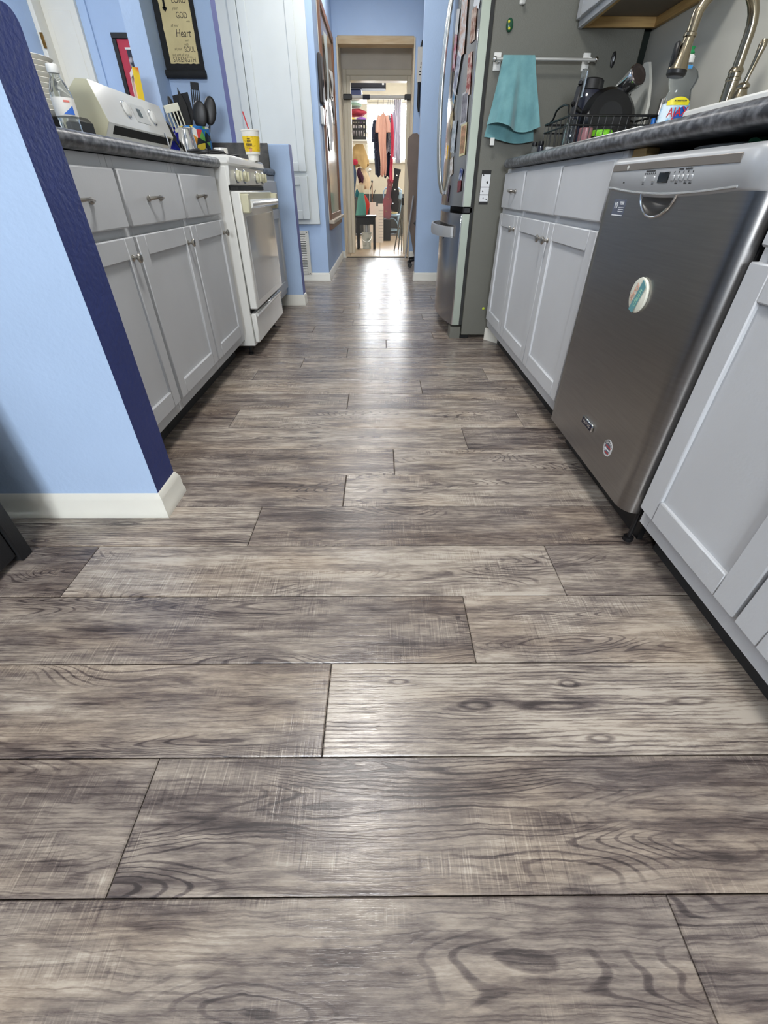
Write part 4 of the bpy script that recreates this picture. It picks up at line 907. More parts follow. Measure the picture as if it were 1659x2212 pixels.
# towel bar on the fridge side
tbx = thing('towel_bar', 'white magnetic towel bar on the side of the refrigerator', 'towel bar', (.80, 3.03, 1.29))
MB().tube([(.566, 3.005, 1.327), (.80, 3.004, 1.326), (1.056, 3.005, 1.325)], .0065, 10).build('rod', mat('pale_metal', (206, 206, 202), .3, .5), tbx)
for x in (.583, 1.027):
    b_ = MB().box(x-.018, x+.018, 3.052, 3.0615, 1.292, 1.358, .002).build('mount_plate', M_whitep, tbx)
    MB().lathe([(.010, 0), (.010, .045)], (x, 3.0515, 1.3265), 12, Matrix.Rotation(PI/2, 4, 'X')).build('arm', M_whitep, b_)
for x, s in ((.566, -1), (1.056, 1)): MB().ball((x+s*.004, 3.005, 1.326), .011, 12, 8).build('finial', M_chrome, tbx)
# towel: two layers over the rod
def towel():
    m = MB()
    def f(u, v):
        # v: 0 front hem -> 1 back hem, over the bar at the middle
        s = v*2-1
        wtop, wbot = .155, .262; k = abs(s)
        drop = (.255 if s < 0 else .30)*k
        w = wtop+(wbot-wtop)*k**1.1
        x = .678+(u-.5)*w + .008*k
        fold = .027*math.sin(u*9.2+1.2+.6*k)*k + .010*math.sin(u*23+.5+k)*k
        y = 3.005+(-(.0115+.034*k) if s < 0 else (.0115+.006*k))*min(1, k*12) + (fold if s < 0 else fold*.22)
        z = 1.3265+.0115*math.sqrt(max(0, 1-min(1, k*12)**2)) - max(0, drop-.001) + (.018*math.sin(u*5.5+.8)*k if s < 0 else .014*math.sin(u*4+2)*k)
        return (x, y, z), (0, -1 if s < -.02 else (1 if s > .02 else 0), .001 if abs(s) > .02 else 1)
    m.sheet(f, 30, 60, .005); return m
tw = thing('hand_towel', 'teal kitchen towel draped over the white towel bar', 'towel', (.68, 3.0, 1.02))
towel().build('cloth', M_teal, tw, ang=80)
MB().box(.585, .607, 3.006, 3.0075, 1.005, 1.036).build('care_tag', M_whitep, tw)
# fridge-side magnets and chart
lb_ = thing('ladybird_magnet', 'green beetle magnet with yellow spots high on the fridge side', 'magnet', (.624, 3.055, 1.43))
MB().ball((.624, 3.054, 1.449), (.017, .0075, .024), 16, 10).build('shell', mat('deep_green_gloss', (28, 74, 52), .25), lb_)
for dx, dz in ((-.006, .010), (-.002, -.012)): MB().ball((.624+dx, 3.0475, 1.449+dz), (.0055, .003, .0055), 10, 6).build('spot', mat('yellow_gloss', (214, 206, 64), .3), lb_)
hk = thing('hook', 'pale adhesive hook at the top of the fridge side', 'hook', (.672, 3.05, 1.50)); MB().box(.658, .686, 3.054, 3.0615, 1.515, 1.60, .003).build('plate', M_whitep, hk); MB().tube([(.672, 3.054, 1.55), (.672, 3.035, 1.525), (.672, 3.028, 1.518), (.672, 3.022, 1.525)], [.006, .007, .008, .006], 8).build('prong', M_whitep, hk)
om = thing('magnet', 'black oval magnet with a silver centre on the fridge side', 'magnet', (1.163, 3.058, 1.31)); MB().ball((1.163, 3.0575, 1.335), (.0115, .0035, .030), 16, 10).build('oval', M_black, om); MB().ball((1.164, 3.0535, 1.337), (.004, .0018, .010), 10, 6).build('centre', M_silver, om)
ch = thing('notice_card', 'white printed chart with black header low on the fridge side', 'chart', (.595, 3.061, .746))
MB().box(.569, .622, 3.0600, 3.0614, .746, .902).build('card', mat('black_card', (30, 30, 30), .6), ch)
for z0, z1 in ((.828, .884), (.793, .825), (.760, .790)): MB().box(.571, .620, 3.0592, 3.0599, z0, z1).build('white_field', M_stw, ch)
for x, z, r_ in ((.606, .848, .006), (.585, .808, .004), (.592, .776, .003), (.610, .770, .003), (.580, .880, .004)): MB().ball((x, 3.0590, z), (r_, .0006, r_), 10, 6).build('pictogram', M_ink, ch)
gd = MB().lathe([(.0075, 0), (.0085, .002), (.007, .004), (.003, .0045)], (.677, 3.0615, .189), 18, Matrix.Rotation(PI/2, 4, 'X')); tag(gd.build('magnet', mat('lime_plastic', (190, 206, 70), .4), loc=(.677, 3.06, .18)), 'tiny lime green round magnet at the bottom of the fridge side', 'magnet')
# dark strip standing in for the shade in the gap behind the fridge
tag(MB().box(1.2895, 1.3335, 3.10, 3.14, .02, 1.75).build('gap_shade_strip', mat('black_green_shade', (22, 30, 26), .9), loc=(1.31, 3.12, .02)), 'dark strip painted as the shade in the gap between fridge and wall', 'shade strip')

# upper cabinet
uc = thing('wall_cabinet', 'grey wall cabinet with bare wood underside above the dish rack', 'cabinet', (1.14, 2.6, 1.44))
UY0, UY1 = 2.36, 3.052
m = MB(); m.box(.975, 1.333, UY0, UY1, 1.475, 2.20); m.build('carcass', mat('dim_ply', (128, 118, 104), .7), uc)
for a_ in ((.974, .992, UY0, UY1, 1.440, 1.4745), (.992, 1.315, UY1-.02, UY1, 1.440, 1.4745), (1.315, 1.333, UY0, UY1, 1.440, 1.4745)): MB().box(*a_, .001).build('bottom_rail', M_wood, uc)
MB().box(.956, .9735, UY0, UY1, 1.438, 2.20, .001).build('face_frame', M_grey, uc)
for a_, b_ in ((UY0+.01, 2.70), (2.712, UY1-.012)): shaker(.9355, -1, a_, b_, 1.462, 2.18).build('door', M_grey, uc)

# ================================================================ DISH RACK CORNER
rk = thing('dish_rack', 'black wire dish rack beside the fridge full of drying dishes', 'dish rack', (.99, 2.60, .9455))
RX0, RX1, RY0, RY1, RB, RT = .80, 1.165, 2.432, 2.78, .9565, 1.065
for z, r_ in ((RT, .0042), (RT-.03, .003), (RB, .004)):
    MB().tube([(RX0, RY0, z), (RX1, RY0, z), (RX1, RY1, z), (RX0, RY1, z)], r_, 6, True).build('rim_wire', M_wire, rk)
for k in range(13):
    x = RX0+(RX1-RX0)*k/12
    MB().tube([(x, RY0, RT), (x, RY0+.004, RB), (x, RY1-.004, RB), (x, RY1, RT)], .0022, 5).build('rib_wire', M_wire, rk)
for k in range(1, 6):
    y = RY0+(RY1-RY0)*k/6
    MB().tube([(RX0, y, RT), (RX0+.003, y, RB), (RX1-.003, y, RB), (RX1, y, RT)], .0022, 5).build('rib_wire', M_wire, rk)
MB().tube([(RX0, RY0+.02, RT), (RX0+.004, RY0+.05, RT+.012), (RX0+.006, RY0+.07, RT+.038), (RX0+.006, RY0+.12, RT+.046), (RX0+.006, RY0+.18, RT+.046), (RX0+.006, RY0+.23, RT+.038), (RX0+.004, RY0+.25, RT+.012), (RX0, RY0+.28, RT)], .0042, 6).build('handle', M_wire, rk)
for x in (RX0+.03, RX1-.03):
    for y in (RY0+.03, RY1-.03): MB().lathe([(.007, 0), (.007, .008)], (x, y, .9455), 10).build('foot', M_black, rk)
def along(p, d): return Matrix.Translation(Vector(p)) @ Vector(d).normalized().to_track_quat('Z', 'Y').to_matrix().to_4x4()
# frying pan, bottom toward the aisle
fp = thing('frying_pan', 'black frying pan leaning on edge in the dish rack', 'pan', (1.0, 2.5, .96))
T = along((1.015, 2.560, 1.076), (-.10, -1, .30))
MB().lathe([(.085, .0), (.112, -.035), (.116, -.036), (.118, -.033), (.092, .004), (.06, .0055), (.03, .0055), (.004, .0055)][::-1], (0, 0, 0), 40, T, caps=True).build('pan', M_pan, fp)
MB().lathe([(.050, .0056), (.050, .0075), (.03, .0075)], (0, 0, 0), 32, T).build('base_ring', mat('grey_pan_base', (40, 41, 43), .25, .3), fp)
MB().tube([T @ Vector((-.118, .03, -.034)), T @ Vector((-.150, .045, -.030)), T @ Vector((-.166, .055, -.016))], [.008, .011, .008], 10).build('handle', M_black, fp)
# black jar of a blender behind the pan
jr = thing('blender_jar', 'smoky black blender jar upside down behind the frying pan', 'blender jar', (.955, 2.66, .96))
T = along((.940, 2.690, .962), (.06, .03, 1))
MB().lathe([(.078, 0), (.080, .004), (.070, .12), (.060, .18), (.056, .205), (.052, .21)], (0, 0, 0), 32, T).build('jar', mat('smoke_plastic', (44, 46, 58), .12, var=.1, coat=.6), jr)
MB().lathe([(.050, .2105), (.052, .213), (.050, .245), (.044, .25), (.01, .25)], (0, 0, 0), 28, T).build('collar', M_black, jr)
MB().box(-.010, .010, -.012, .012, .185, .275, .003).xf(along((.880, 2.640, .962), (.06, .03, 1))).build('latch', M_clearp, jr)
# steel tumbler
tb2 = thing('tumbler', 'shiny steel tumbler turned bottom up on top of the dishes', 'tumbler', (1.03, 2.55, 1.10))
T = along((1.108, 2.590, 1.212), (.28, -.78, .42))
MB().lathe([(.032, -.105), (.040, -.02), (.0415, -.004), (.040, 0)], (0, 0, 0), 32, T).build('cup', M_chrome, tb2)
MB().lathe([(.0395, .0003), (.036, .004), (.030, .0045), (.026, .002), (.022, .001), (.004, .001)], (0, 0, 0), 32, T).build('base', mat('dark_rubber_base', (70, 62, 60), .3, .4), tb2)
tag(MB().prism([(2.60+.0, .9465), (2.80, .9465), (2.80, 1.19), (2.775, 1.25), (2.74, 1.272), (2.70, 1.268), (2.64, 1.20), (2.60, 1.12)], 'x', 1.186, 1.198).build('cutting_board', mat('white_board_plastic', (206, 206, 198), .5), loc=(1.19, 2.7, .9465)), 'white plastic cutting board standing behind the dish rack', 'cutting board')
bp_ = thing('spatula', 'long black paddle standing at the left of the dish rack', 'spatula', (.855, 2.6, .962))
T = along((.850, 2.60, .966), (.11, .05, 1)); MB().box(-.016, .016, -.006, .006, 0, .215, .005).xf(T).build('blade', M_black, bp_); MB().lathe([(.006, .2155), (.010, .218), (.010, .228), (.005, .230)], (0, 0, 0), 12, T).build('tip', M_black, bp_)
gl = tag(MB().lathe([(.028, .0), (.030, .003), (.024, .098), (.0225, .1), (.021, .098), (.026, .008), (.004, .006)], (.835, 2.50, .9592), 24).build('drinking_glass', M_glass, loc=(.845, 2.5, .9592)), 'clear drinking glass upside down in the dish rack corner', 'glass')
gl['group'] = 'drying dishes'
mgp = thing('mug', 'dusky pink mug beside the drinking glass in the rack', 'mug', (.895, 2.475, .9592)); MB().lathe([(.026, 0), (.028, .003), (.028, .068), (.026, .07), (.024, .066), (.023, .008), (.004, .006)], (.893, 2.478, .9592), 24).build('cup', mat('dusky_pink_glaze', (158, 112, 116), .3), mgp); MB().tube([(0.921, 2.478, 1.015), (0.935, 2.478, 1.01), (0.939, 2.478, .995), (0.935, 2.478, .98), (0.921, 2.478, .975)], .004, 8).build('handle', MATS['dusky_pink_glaze'], mgp)
fc_ = thing('food_container', 'small container with a lime green lid at the rack front', 'container', (.995, 2.37, .9465))
MB().lathe([(.036, 0), (.040, .004), (.043, .040), (.040, .042)], (.965, 2.487, .9592), 28).build('tub', mat('dark_clear_plastic', (60, 62, 60), .2), fc_)
MB().lathe([(.0455, .0425), (.0465, .046), (.0465, .058), (.043, .063), (.01, .065)], (.965, 2.487, .9592), 28).build('lid', mat('lime_green_plastic', (126, 206, 44), .4), fc_)
# little jars by the fridge
for k, (x, y, h, lab) in enumerate(((.770, 2.805, .058, 'small smoked jar nearest the fridge on the right worktop'), (.790, 2.765, .060, 'small black pepper jar at the far end of the right worktop'))):
    t = thing('spice_jar', lab, 'jar', (x, y, .9455), 'little jars by the fridge'); MB().lathe([(.013, 0), (.014, .002), (.013, h*.7), (.010, h*.74)], (x, y, .9455), 18).build('jar', [M_clearp, MATS['smoke_plastic']][k], t); MB().lathe([(.0135, h*.745), (.014, h*.77), (.013, h), (.004, h)], (x, y, .9455), 18).build('lid', M_black, t)
cb2 = MB(); cb2.ball((.812, 2.72, .9615), (.016, .016, .016), 14, 9); tag(cb2.build('tea_infuser', M_chrome, loc=(.812, 2.72, .9455)), 'shiny steel ball beside the little jars', 'tea ball')
tag(MB().box(.80, .835, 2.60-.02, 2.61, .9458, .975, .003).xf(Matrix.Translation((-.03, .02, 0))).build('soap_box', M_silver, loc=(.79, 2.6, .9458)), 'small pale grey box in front of the dish rack', 'box')

tag(MB().box(.73, 1.12, .84, 1.40, .9456, .9665, .004).build('cutting_board', M_whitep, loc=(.92, 1.12, .9456)), 'flat white board lying on the worktop above the dishwasher', 'cutting board')

# ================================================================ DISH SOAP ETC
aj = thing('soap_bottle', 'clear dish soap bottle with yellow and blue label behind the faucet', 'soap bottle', (1.192, 2.345, .9605))
AX, AY, AZ = 1.185, 2.345, .9605
def oval(prof, n=32, k=.55):
    m = MB(); m.lathe(prof, (0, 0, 0), n); m.v = [(AX+v[0], AY+v[1]*k, AZ+v[2]) for v in m.v]; return m
oval([(.046, 0), (.052, .005), (.055, .06), (.055, .11), (.050, .145), (.043, .168), (.054, .192), (.056, .204), (.046, .222), (.026, .234), (.016, .238), (.015, .244)]).build('bottle', M_clearp, aj)
lb3 = oval([(.0558, .060), (.0560, .110), (.0530, .130), (.0525, .130), (.0553, .110), (.0551, .060)]).build('label_wrap', mat('label_sky', (120, 184, 226), .4, vscale=30, c2=(220, 236, 246), ramp=(.45, .6)), aj)
# label front panels follow the oval front
def onoval(w0, w1, z0, z1, off, m_, nm, curve=0.):
    m = MB(); vs = []; fs = []; n = 12
    for i in range(n+1):
        u = w0+(w1-w0)*i/n; y = -.55*math.sqrt(max(0, .0560**2-u*u))-off
        zt = z1+curve*(1-(2*i/n-1)**2)
        vs += [(AX+u, AY+y, AZ+z0), (AX+u, AY+y, AZ+zt), (AX+u, AY+y+.001, AZ+zt), (AX+u, AY+y+.001, AZ+z0)]
    for i in range(n):
        for k in range(4): fs.append((i*4+k, i*4+(k+1) % 4, (i+1)*4+(k+1) % 4, (i+1)*4+k))
    fs.append((0, 1, 2, 3)); fs.append(tuple(n*4+k for k in range(4))); m.add(vs, fs); return m.build(nm, m_, lb3)
onoval(-.046, .038, .124, .136, .0002, mat('label_yellow', (240, 226, 40), .4), 'label_top', .012)
onoval(-.012, .050, .078, .100, .0006, mat('label_royal', (30, 90, 180), .4), 'label_swirl', .02)
text('AJAX', .040, (AX-.002, AY-.55*.056-.0024, AZ+.102), (1, 0, .06), (0, 0, 1), mat('label_red', (206, 40, 48), .4), 'lettering', lb3, .0006, wx=.86)
m = MB()
for i in range(9): m.box(AX-.026+.0055*i, AX-.026+.0055*i+.0036, AY-.55*.056-.0032, AY-.55*.056-.0022, AZ+.134, AZ+.138)
m.build('fine_print', M_ink, lb3)
MB().lathe([(.0155, .2445), (.0165, .246), (.016, .262), (.010, .268), (.004, .2685)], (AX, AY, AZ), 20).build('cap', M_whitep, aj)
MB().lathe([(.009, .269), (.012, .272), (.006, .280), (.009, .288), (.004, .290)], (AX, AY, AZ), 16).build('nozzle', mat('green_plastic', (30, 132, 74), .4), aj)
MB().box(AX-.016, AX+.010, AY-.020, AY-.0185, AZ+.226, AZ+.236).build('neck_tag', mat('neck_blue', (70, 150, 210), .4), aj)
cn = thing('steel_canister', 'tall brushed steel canister left of the soap bottle', 'canister', (1.205, 2.475, .9460))
MB().lathe([(.024, 0), (.025, .003), (.025, .175), (.023, .178), (.021, .170), (.004, .168)], (1.205, 2.475, .9460), 28).build('can', M_knob, cn)
bs = thing('dish_brush', 'blue dish brush handle in front of the steel canister', 'brush', (1.10, 2.40, .961)); MB().tube([(1.155, 2.402, .970), (1.148, 2.404, 1.00), (1.140, 2.405, 1.055)], [.010, .012, .008], 10).build('handle', mat('blue_plastic', (30, 104, 186), .35), bs); MB().box(1.140, 1.172, 2.388, 2.418, .9608, .972, .004).build('head', M_whitep, bs)

# ================================================================ CORRIDOR
wf = thing('window_3', 'tall brown wood framed panel on the corridor wall', 'window', (-.55, 6.43, .5)); wf['kind'] = 'structure'; del wf['category']
wy0, wy1, wz0, wz1 = 5.72, 7.15, .545, 2.20
for a_ in ((wy0, wy0+.06, wz0, wz1), (wy1-.06, wy1, wz0, wz1), (wy0+.06, wy1-.06, wz0, wz0+.05), (wy0+.06, wy1-.06, wz1-.06, wz1)): MB().box(-.5655, -.538, a_[0], a_[1], a_[2], a_[3], .003).build('frame', M_brown, wf)
MB().box(-.5655, -.552, wy0+.06, wy1-.06, wz0+.05, wz1-.06).build('panel', M_board, wf)
MB().box(-.5655, -.505, wy0-.03, wy1+.03, wz0-.035, wz0-.001, .004).build('sill', mat('pale_worn_sill', (196, 182, 164), .5), wf); MB().box(-.5655, -.535, wy0-.01, wy1+.01, wz0-.09, wz0-.0355, .002).build('apron', M_brown, wf)
MB().box(-.5655, -.56, wy0-.012, wy0-.001, wz0, wz1).build('casing_bead', M_trim, wf)
def wavy(name, label, cat, y0, y1, z0, z1, m_, x=-.530, amp=.012):
    m = MB()
    def f(u, v): return ((x+amp*math.sin(u*5+v*4), y0+(y1-y0)*u+.02*math.sin(v*6), z0+(z1-z0)*v), (1, 0, 0))
    m.sheet(f, 8, 14, .0015); return tag(m.build(name, m_, loc=(x, (y0+y1)/2, z0)), label, cat)
wavy('paper', 'crumpled white paper pinned high on the brown panel', 'paper', 6.40, 6.66, 1.62, 1.83, mat('white_paper', (224, 222, 216), .7))
wavy('paper', 'grey paper flap hanging below the crumpled white paper', 'paper', 6.44, 6.66, 1.40, 1.60, mat('grey_paper', (176, 176, 172), .7), -.528)
wavy('paper', 'long pale plan sheet on the near half of the brown panel', 'paper', 5.98, 6.22, 1.55, 2.02, mat('pale_blue_paper', (178, 186, 182), .7), -.534, .006)
wavy('paper', 'white glossy sheet in the middle of the brown panel', 'paper', 5.95, 6.30, 1.15, 1.50, mat('white_paper', (224, 222, 216), .7), -.533, .006)
dm = thing('wall_plaque', 'dark narrow plaque at the corridor corner', 'plaque', (-.55, 5.56, 1.44)); MB().box(-.5655, -.53, 5.50, 5.66, 1.46, 1.79, .01).build('board', mat('dark_plaque', (66, 62, 60), .6), dm); MB().ball((-.528, 5.58, 1.60), (.006, .02, .03), 12, 8).build('ornament', M_black, dm)
th = thing('thermostat', 'white thermostat panel under the dark plaque', 'thermostat', (-.55, 5.56, 1.30)); MB().box(-.5655, -.540, 5.50, 5.64, 1.31, 1.44, .006).build('cover', M_whitep, th); MB().box(-.5400, -.5385, 5.53, 5.61, 1.36, 1.41).build('screen', mat('pale_green_screen', (170, 196, 186), .3), th)
# right of the doorway: hanging board, dark strap, ironing board, desk chair base
sg = thing('hanging_sign', 'white hanging sign board with black marks beside the doorway', 'sign', (.58, 7.37, 1.86))
MB().box(.447, .74, 7.372, 7.384, 1.865, 2.17, .003).build('board', mat('cream_sign', (212, 208, 198), .6), sg)
for x, z, w, h in ((.492, 2.03, .008, .025), (.488, 2.0, .012, .010), (.484, 1.962, .020, .008), (.484, 1.935, .022, .008), (.53, 2.0, .02, .03)): MB().box(x-w/2, x+w/2, 7.3702, 7.3718, z-h/2, z+h/2).build('mark', M_dark, sg)
m = MB(); m.tube([(.485, 7.365, 1.60), (.478, 7.365, 1.66), (.478, 7.365, 1.87)], [.012, .018, .018], 10); m.tube([(.478, 7.389, 1.87), (.485, 7.389, 2.17), (.50, 7.389, 2.22), (.54, 7.389, 2.23)], .010, 8); m.build('strap', M_black, sg)
ib = thing('ironing_board', 'grey brown ironing board leaning upright beside the doorway', 'ironing board', (.52, 7.2, 0))
prof = [(.10, 0), (.30, 0), (.33, .3), (.335, .7), (.30, 1.1), (.24, 1.36), (.19, 1.40), (.13, 1.395), (.075, 1.35), (.07, 1.10), (.10, .90), (.10, .5)]
m = MB(); m.prism([(p[0]+.285 if i not in (0,) else p[0]+.40, p[1]) for i, p in enumerate(prof)], 'y', 7.27, 7.30)
m.xf(rot((.5, 7.28, 0), math.radians(-3), 'X')); m.build('pad', mat('taupe_cover', (126, 112, 102), .8, var=.08), ib)
MB().tube([(.36, 7.20, .02), (.40, 7.24, .40), (.45, 7.262, .75)], .011, 8).build('leg', M_silver, ib)
MB().tube([(.60, 7.20, .02), (.58, 7.24, .40), (.55, 7.262, .75)], .011, 8).build('leg', M_silver, ib)
ofc = thing('desk_chair', 'black desk chair base on casters behind the right wall corner', 'chair', (.60, 6.5, 0))
for k in range(5):
    a = math.radians(214+72*k); ex, ey = .58+.24*math.cos(a), 6.53+.24*math.sin(a)
    MB().tube([(.58+.03*math.cos(a), 6.53+.03*math.sin(a), .105), (ex, ey, .075)], [.022, .014], 8).build('base_arm', M_black, ofc)
    c_o = MB().lathe([(.026, -.012), (.029, -.008), (.029, .008), (.026, .012)], (ex, ey, .029), 18, Matrix.Rotation(PI/2, 4, 'X')); c_o.build('caster', M_black, ofc)
    MB().tube([(ex, ey, .045), (ex, ey, .075)], .007, 8).build('caster_stem', M_black, ofc)
MB().tube([(.58, 6.53, .09), (.58, 6.53, .43)], .028, 14).build('column', M_black, ofc)
MB().box(.36, .80, 6.31, 6.75, .432, .50, .03).xf(Matrix.Translation((.07, 0, 0))).build('seat', mat('black_fabric', (28, 28, 30), .9), ofc)
MB().box(.80, .86, 6.33, 6.73, .60, 1.05, .03).build('backrest', MATS['black_fabric'], ofc); MB().tube([(.80, 6.53, .48), (.885, 6.53, .52), (.88, 6.53, .75)], .016, 8).build('back_arm', M_black, ofc)
MB().box(.855, .875, 6.50, 6.56, .70, .78).build('back_plate', M_black, ofc)

# ================================================================ BACK ROOM
pb = thing('pullup_bar', 'doorway pull-up bar with black pads across the inner door frame', 'exercise bar', (-.03, 7.95, 1.80))
MB().tube([(-.379, 7.955, 1.808), (.324, 7.955, 1.808)], .019, 12).build('bar', mat('pale_grey_tube', (222, 220, 214), .5), pb)
for a_, b_ in ((-.498, -.380), (.325, .440)): MB().box(a_, b_, 7.928, 7.982, 1.780, 1.836, .006).build('pad', M_black, pb)
MB().tube([(-.235, 7.955, 1.808), (-.14, 7.955, 1.808)], .025, 12).build('grip', mat('dark_foam', (56, 60, 70), .8), pb)
# stool
so = thing('stool', 'black square wooden stool in the back room doorway', 'stool', (-.24, 8.62, 0))
for x in (-.375, -.105):
    for y in (8.49, 8.77): MB().box(x-.019, x+.019, y-.019, y+.019, 0, .410, .003).build('leg', M_blackwood, so)
MB().box(-.41, -.07, 8.455, 8.805, .4505, .475, .005).build('seat', M_blackwood, so)
for a_ in ((-.394, -.086, 8.475, 8.490), (-.394, -.086, 8.770, 8.785), (-.394, -.379, 8.4905, 8.7695), (-.101, -.086, 8.4905, 8.7695)): MB().box(*a_, .355, .450).build('apron', M_blackwood, so)
# bag on the stool
bgm = MB()
def bagf(u, v): a = u*2*PI; r = (.085-.05*v**1.6)*(1+.06*math.sin(3*a+v*5)); return ((-.325+.02*v+r*math.cos(a), 8.62+r*.8*math.sin(a), .476+.30*v), (math.cos(a), math.sin(a), .1))
bgm.sheet(bagf, 24, 12, .004); bg_t = thing('cloth_bag', 'teal cloth bag with cream top standing on the black stool', 'bag', (-.32, 8.62, .476)); bgm.build('body', mat('teal_bag_cloth', (96, 156, 146), .9, bump=.5, bscale=40), bg_t, ang=80)
bgm = MB()
def bagt(u, v): a = u*2*PI; r = (.035+.03*v)*(1+.15*math.sin(4*a)); return ((-.305-.02*v+r*math.cos(a), 8.62+r*.8*math.sin(a), .777+.10*v), (math.cos(a), math.sin(a), 0))
bgm.sheet(bagt, 20, 6, .004); bgm.build('gathered_top', mat('cream_cloth', (222, 210, 186), .9), bg_t, ang=80)
# bucket
bu = thing('bucket', 'pale grey paint bucket under the stool', 'bucket', (-.20, 8.66, 0)); MB().lathe([(.066, 0), (.070, .004), (.080, .22), (.085, .222), (.085, .24), (.080, .241), (.076, .23), (.067, .012), (.004, .010)], (-.235, 8.63, .0005), 28).build('tub', mat('pale_bucket', (196, 198, 190), .5, vscale=14, c2=(160, 166, 158), ramp=(.5, .6)), bu)
MB().tube([(-.235+.086*math.cos(a), 8.63-.02-.05*math.sin(a)*.3, .20-.09*math.sin(a)) for a in [PI*i/10 for i in range(11)]], .0025, 6).xf(Matrix.Translation((0, -.09, 0))).build('bail', M_chrome, bu)
MB().lathe([(.05, 0), (.05, .10)], (-.235, 8.63, .2415), 20).build('lid_box', M_silver, bu)
# white box
wbx = thing('cardboard_box', 'open pale cardboard box standing beside the stool', 'box', (-.03, 9.75, 0))
m = MB(); bx0, bx1, by0, by1, bh = -.20, .055, 9.70, 10.05, .56
for a_ in ((bx0, bx1, by0, by0+.006, 0, bh), (bx0, bx1, by1-.006, by1, 0, bh), (bx0, bx0+.006, by0+.006, by1-.006, 0, bh), (bx1-.006, bx1, by0+.006, by1-.006, 0, bh), (bx0+.006, bx1-.006, by0+.006, by1-.006, .001, .007)): m.box(*a_)
wm = mat('pale_cardboard', (212, 204, 196), .8, var=.04); m.build('walls', wm, wbx)
MB().box(bx0+.002, bx0+.12, by0+.0, by0+.005, bh+.0005, bh+.07).build('flap', wm, wbx); MB().box(bx1-.10, bx1-.004, by0, by0+.005, bh+.0005, bh+.05).build('flap', wm, wbx)
for k in range(11): MB().box(-.035, .05, by0-.0012, by0-.0002, .04+.046*k, .046+.046*k).build('printed_line', mat('grey_print', (150, 146, 146), .8), wbx)
# blue chair
cc = thing('bentwood_chair', 'pale blue bentwood chair in the back room', 'chair', (.22, 10.45, 0)); M_cb = mat('pale_blue_paint', (150, 176, 196), .45)
SX, SY, SZ = .23, 10.50, .425
MB().lathe([(.185, 0), (.20, .006), (.20, .028), (.19, .035), (.02, .036)], (SX, SY, SZ-.035), 32).build('seat', M_cb, cc)
for dx, dy in ((-.13, -.13), (.13, -.13), (-.12, .13), (.12, .13)): MB().tube([(SX+dx, SY+dy, SZ-.036), (SX+dx*1.3, SY+dy*1.3, .0)], [.016, .012], 10).build('leg', M_cb, cc)
MB().tube([(SX+.172*math.cos(a), SY+.172*math.sin(a), .16) for a in [2*PI*i/20 for i in range(20)]], .009, 8, True).build('ring_stretcher', M_cb, cc)
MB().tube([(SX-.15, SY-.155, .10)] + [(SX-.15*math.cos(PI*t/10), SY-.155+.01*math.sin(PI*t/10), .10+.26*math.sin(PI*t/10)) for t in range(1, 10)] + [(SX+.15, SY-.155, .10)], .009, 8).build('front_arch', M_cb, cc)
MB().tube([(SX+.165, SY+.08, SZ-.01), (SX+.20, SY+.10, .62), (SX+.19, SY+.11, .80), (SX+.13, SY+.16, .84), (SX, SY+.20, .85), (SX-.13, SY+.17, .84), (SX-.17, SY+.12, .78), (SX-.16, SY+.10, SZ-.01)], .013, 10).build('back_hoop', M_cb, cc)
MB().box(SX+.13, SX+.20, SY-.0, SY+.09, .66, .79, .02).build('back_pad', M_cb, cc)
tag(MB().ball((SX-.03, SY-.02, SZ+.0185), (.15, .14, .017), 20, 8).build('seat_cushion', mat('patterned_cushion', (226, 206, 150), .9, vscale=30, c2=(70, 66, 60), ramp=(.62, .66)), loc=(SX, SY, SZ+.002)), 'cream patterned cushion on the pale blue chair', 'cushion')
# guitar case (black) leaning on the chair, red guitar beside it
gcase = [(-.11, 0), (.11, 0), (.135, .08), (.125, .17), (.09, .23), (.105, .31), (.085, .38), (.055, .42), (.055, .63), (.07, .68), (.07, .72), (-.07, .72), (-.07, .68), (-.055, .63), (-.055, .42), (-.085, .38), (-.105, .31), (-.09, .23), (-.125, .17), (-.135, .08)]
def guitar(name, label, cat, base, lean, body_m, sc_=1., neck_m=None):
    t = thing(name, label, cat, base); m = MB(); m.prism([(p[0]*sc_, p[1]*sc_) for p in gcase], 'y', -.035, .035)
    M_ = Matrix.Translation(Vector(base)) @ Matrix.Rotation(math.radians(lean), 4, 'Y') @ Matrix.Rotation(math.radians(-4), 4, 'X'); m.xf(M_); m.build('body', body_m, t)
    for z in (.12, .36, .60): MB().box(-.015*sc_, .015*sc_, -.042, -.0355, z*sc_, z*sc_+.02, .002).xf(M_).build('latch', neck_m or M_chrome, t)
    return t
guitar('guitar_case', 'black guitar case leaning upright on the blue chair', 'guitar case', (.225, 10.42, .478), 9, mat('black_case_vinyl', (20, 22, 26), .55, bump=.2), .92)
guitar('guitar', 'dark red guitar body leaning behind the cardboard box', 'guitar', (.085, 10.165, .368), 10, mat('dark_red_lacquer', (124, 22, 32), .3, vscale=6, c2=(84, 18, 26)), .85, M_brown)
tag(MB().box(-.03, .20, 10.07, 10.26, 0, .350, .006).build('crate', M_black, loc=(.08, 10.16, 0)), 'black crate carrying the red guitar behind the cardboard box', 'crate')
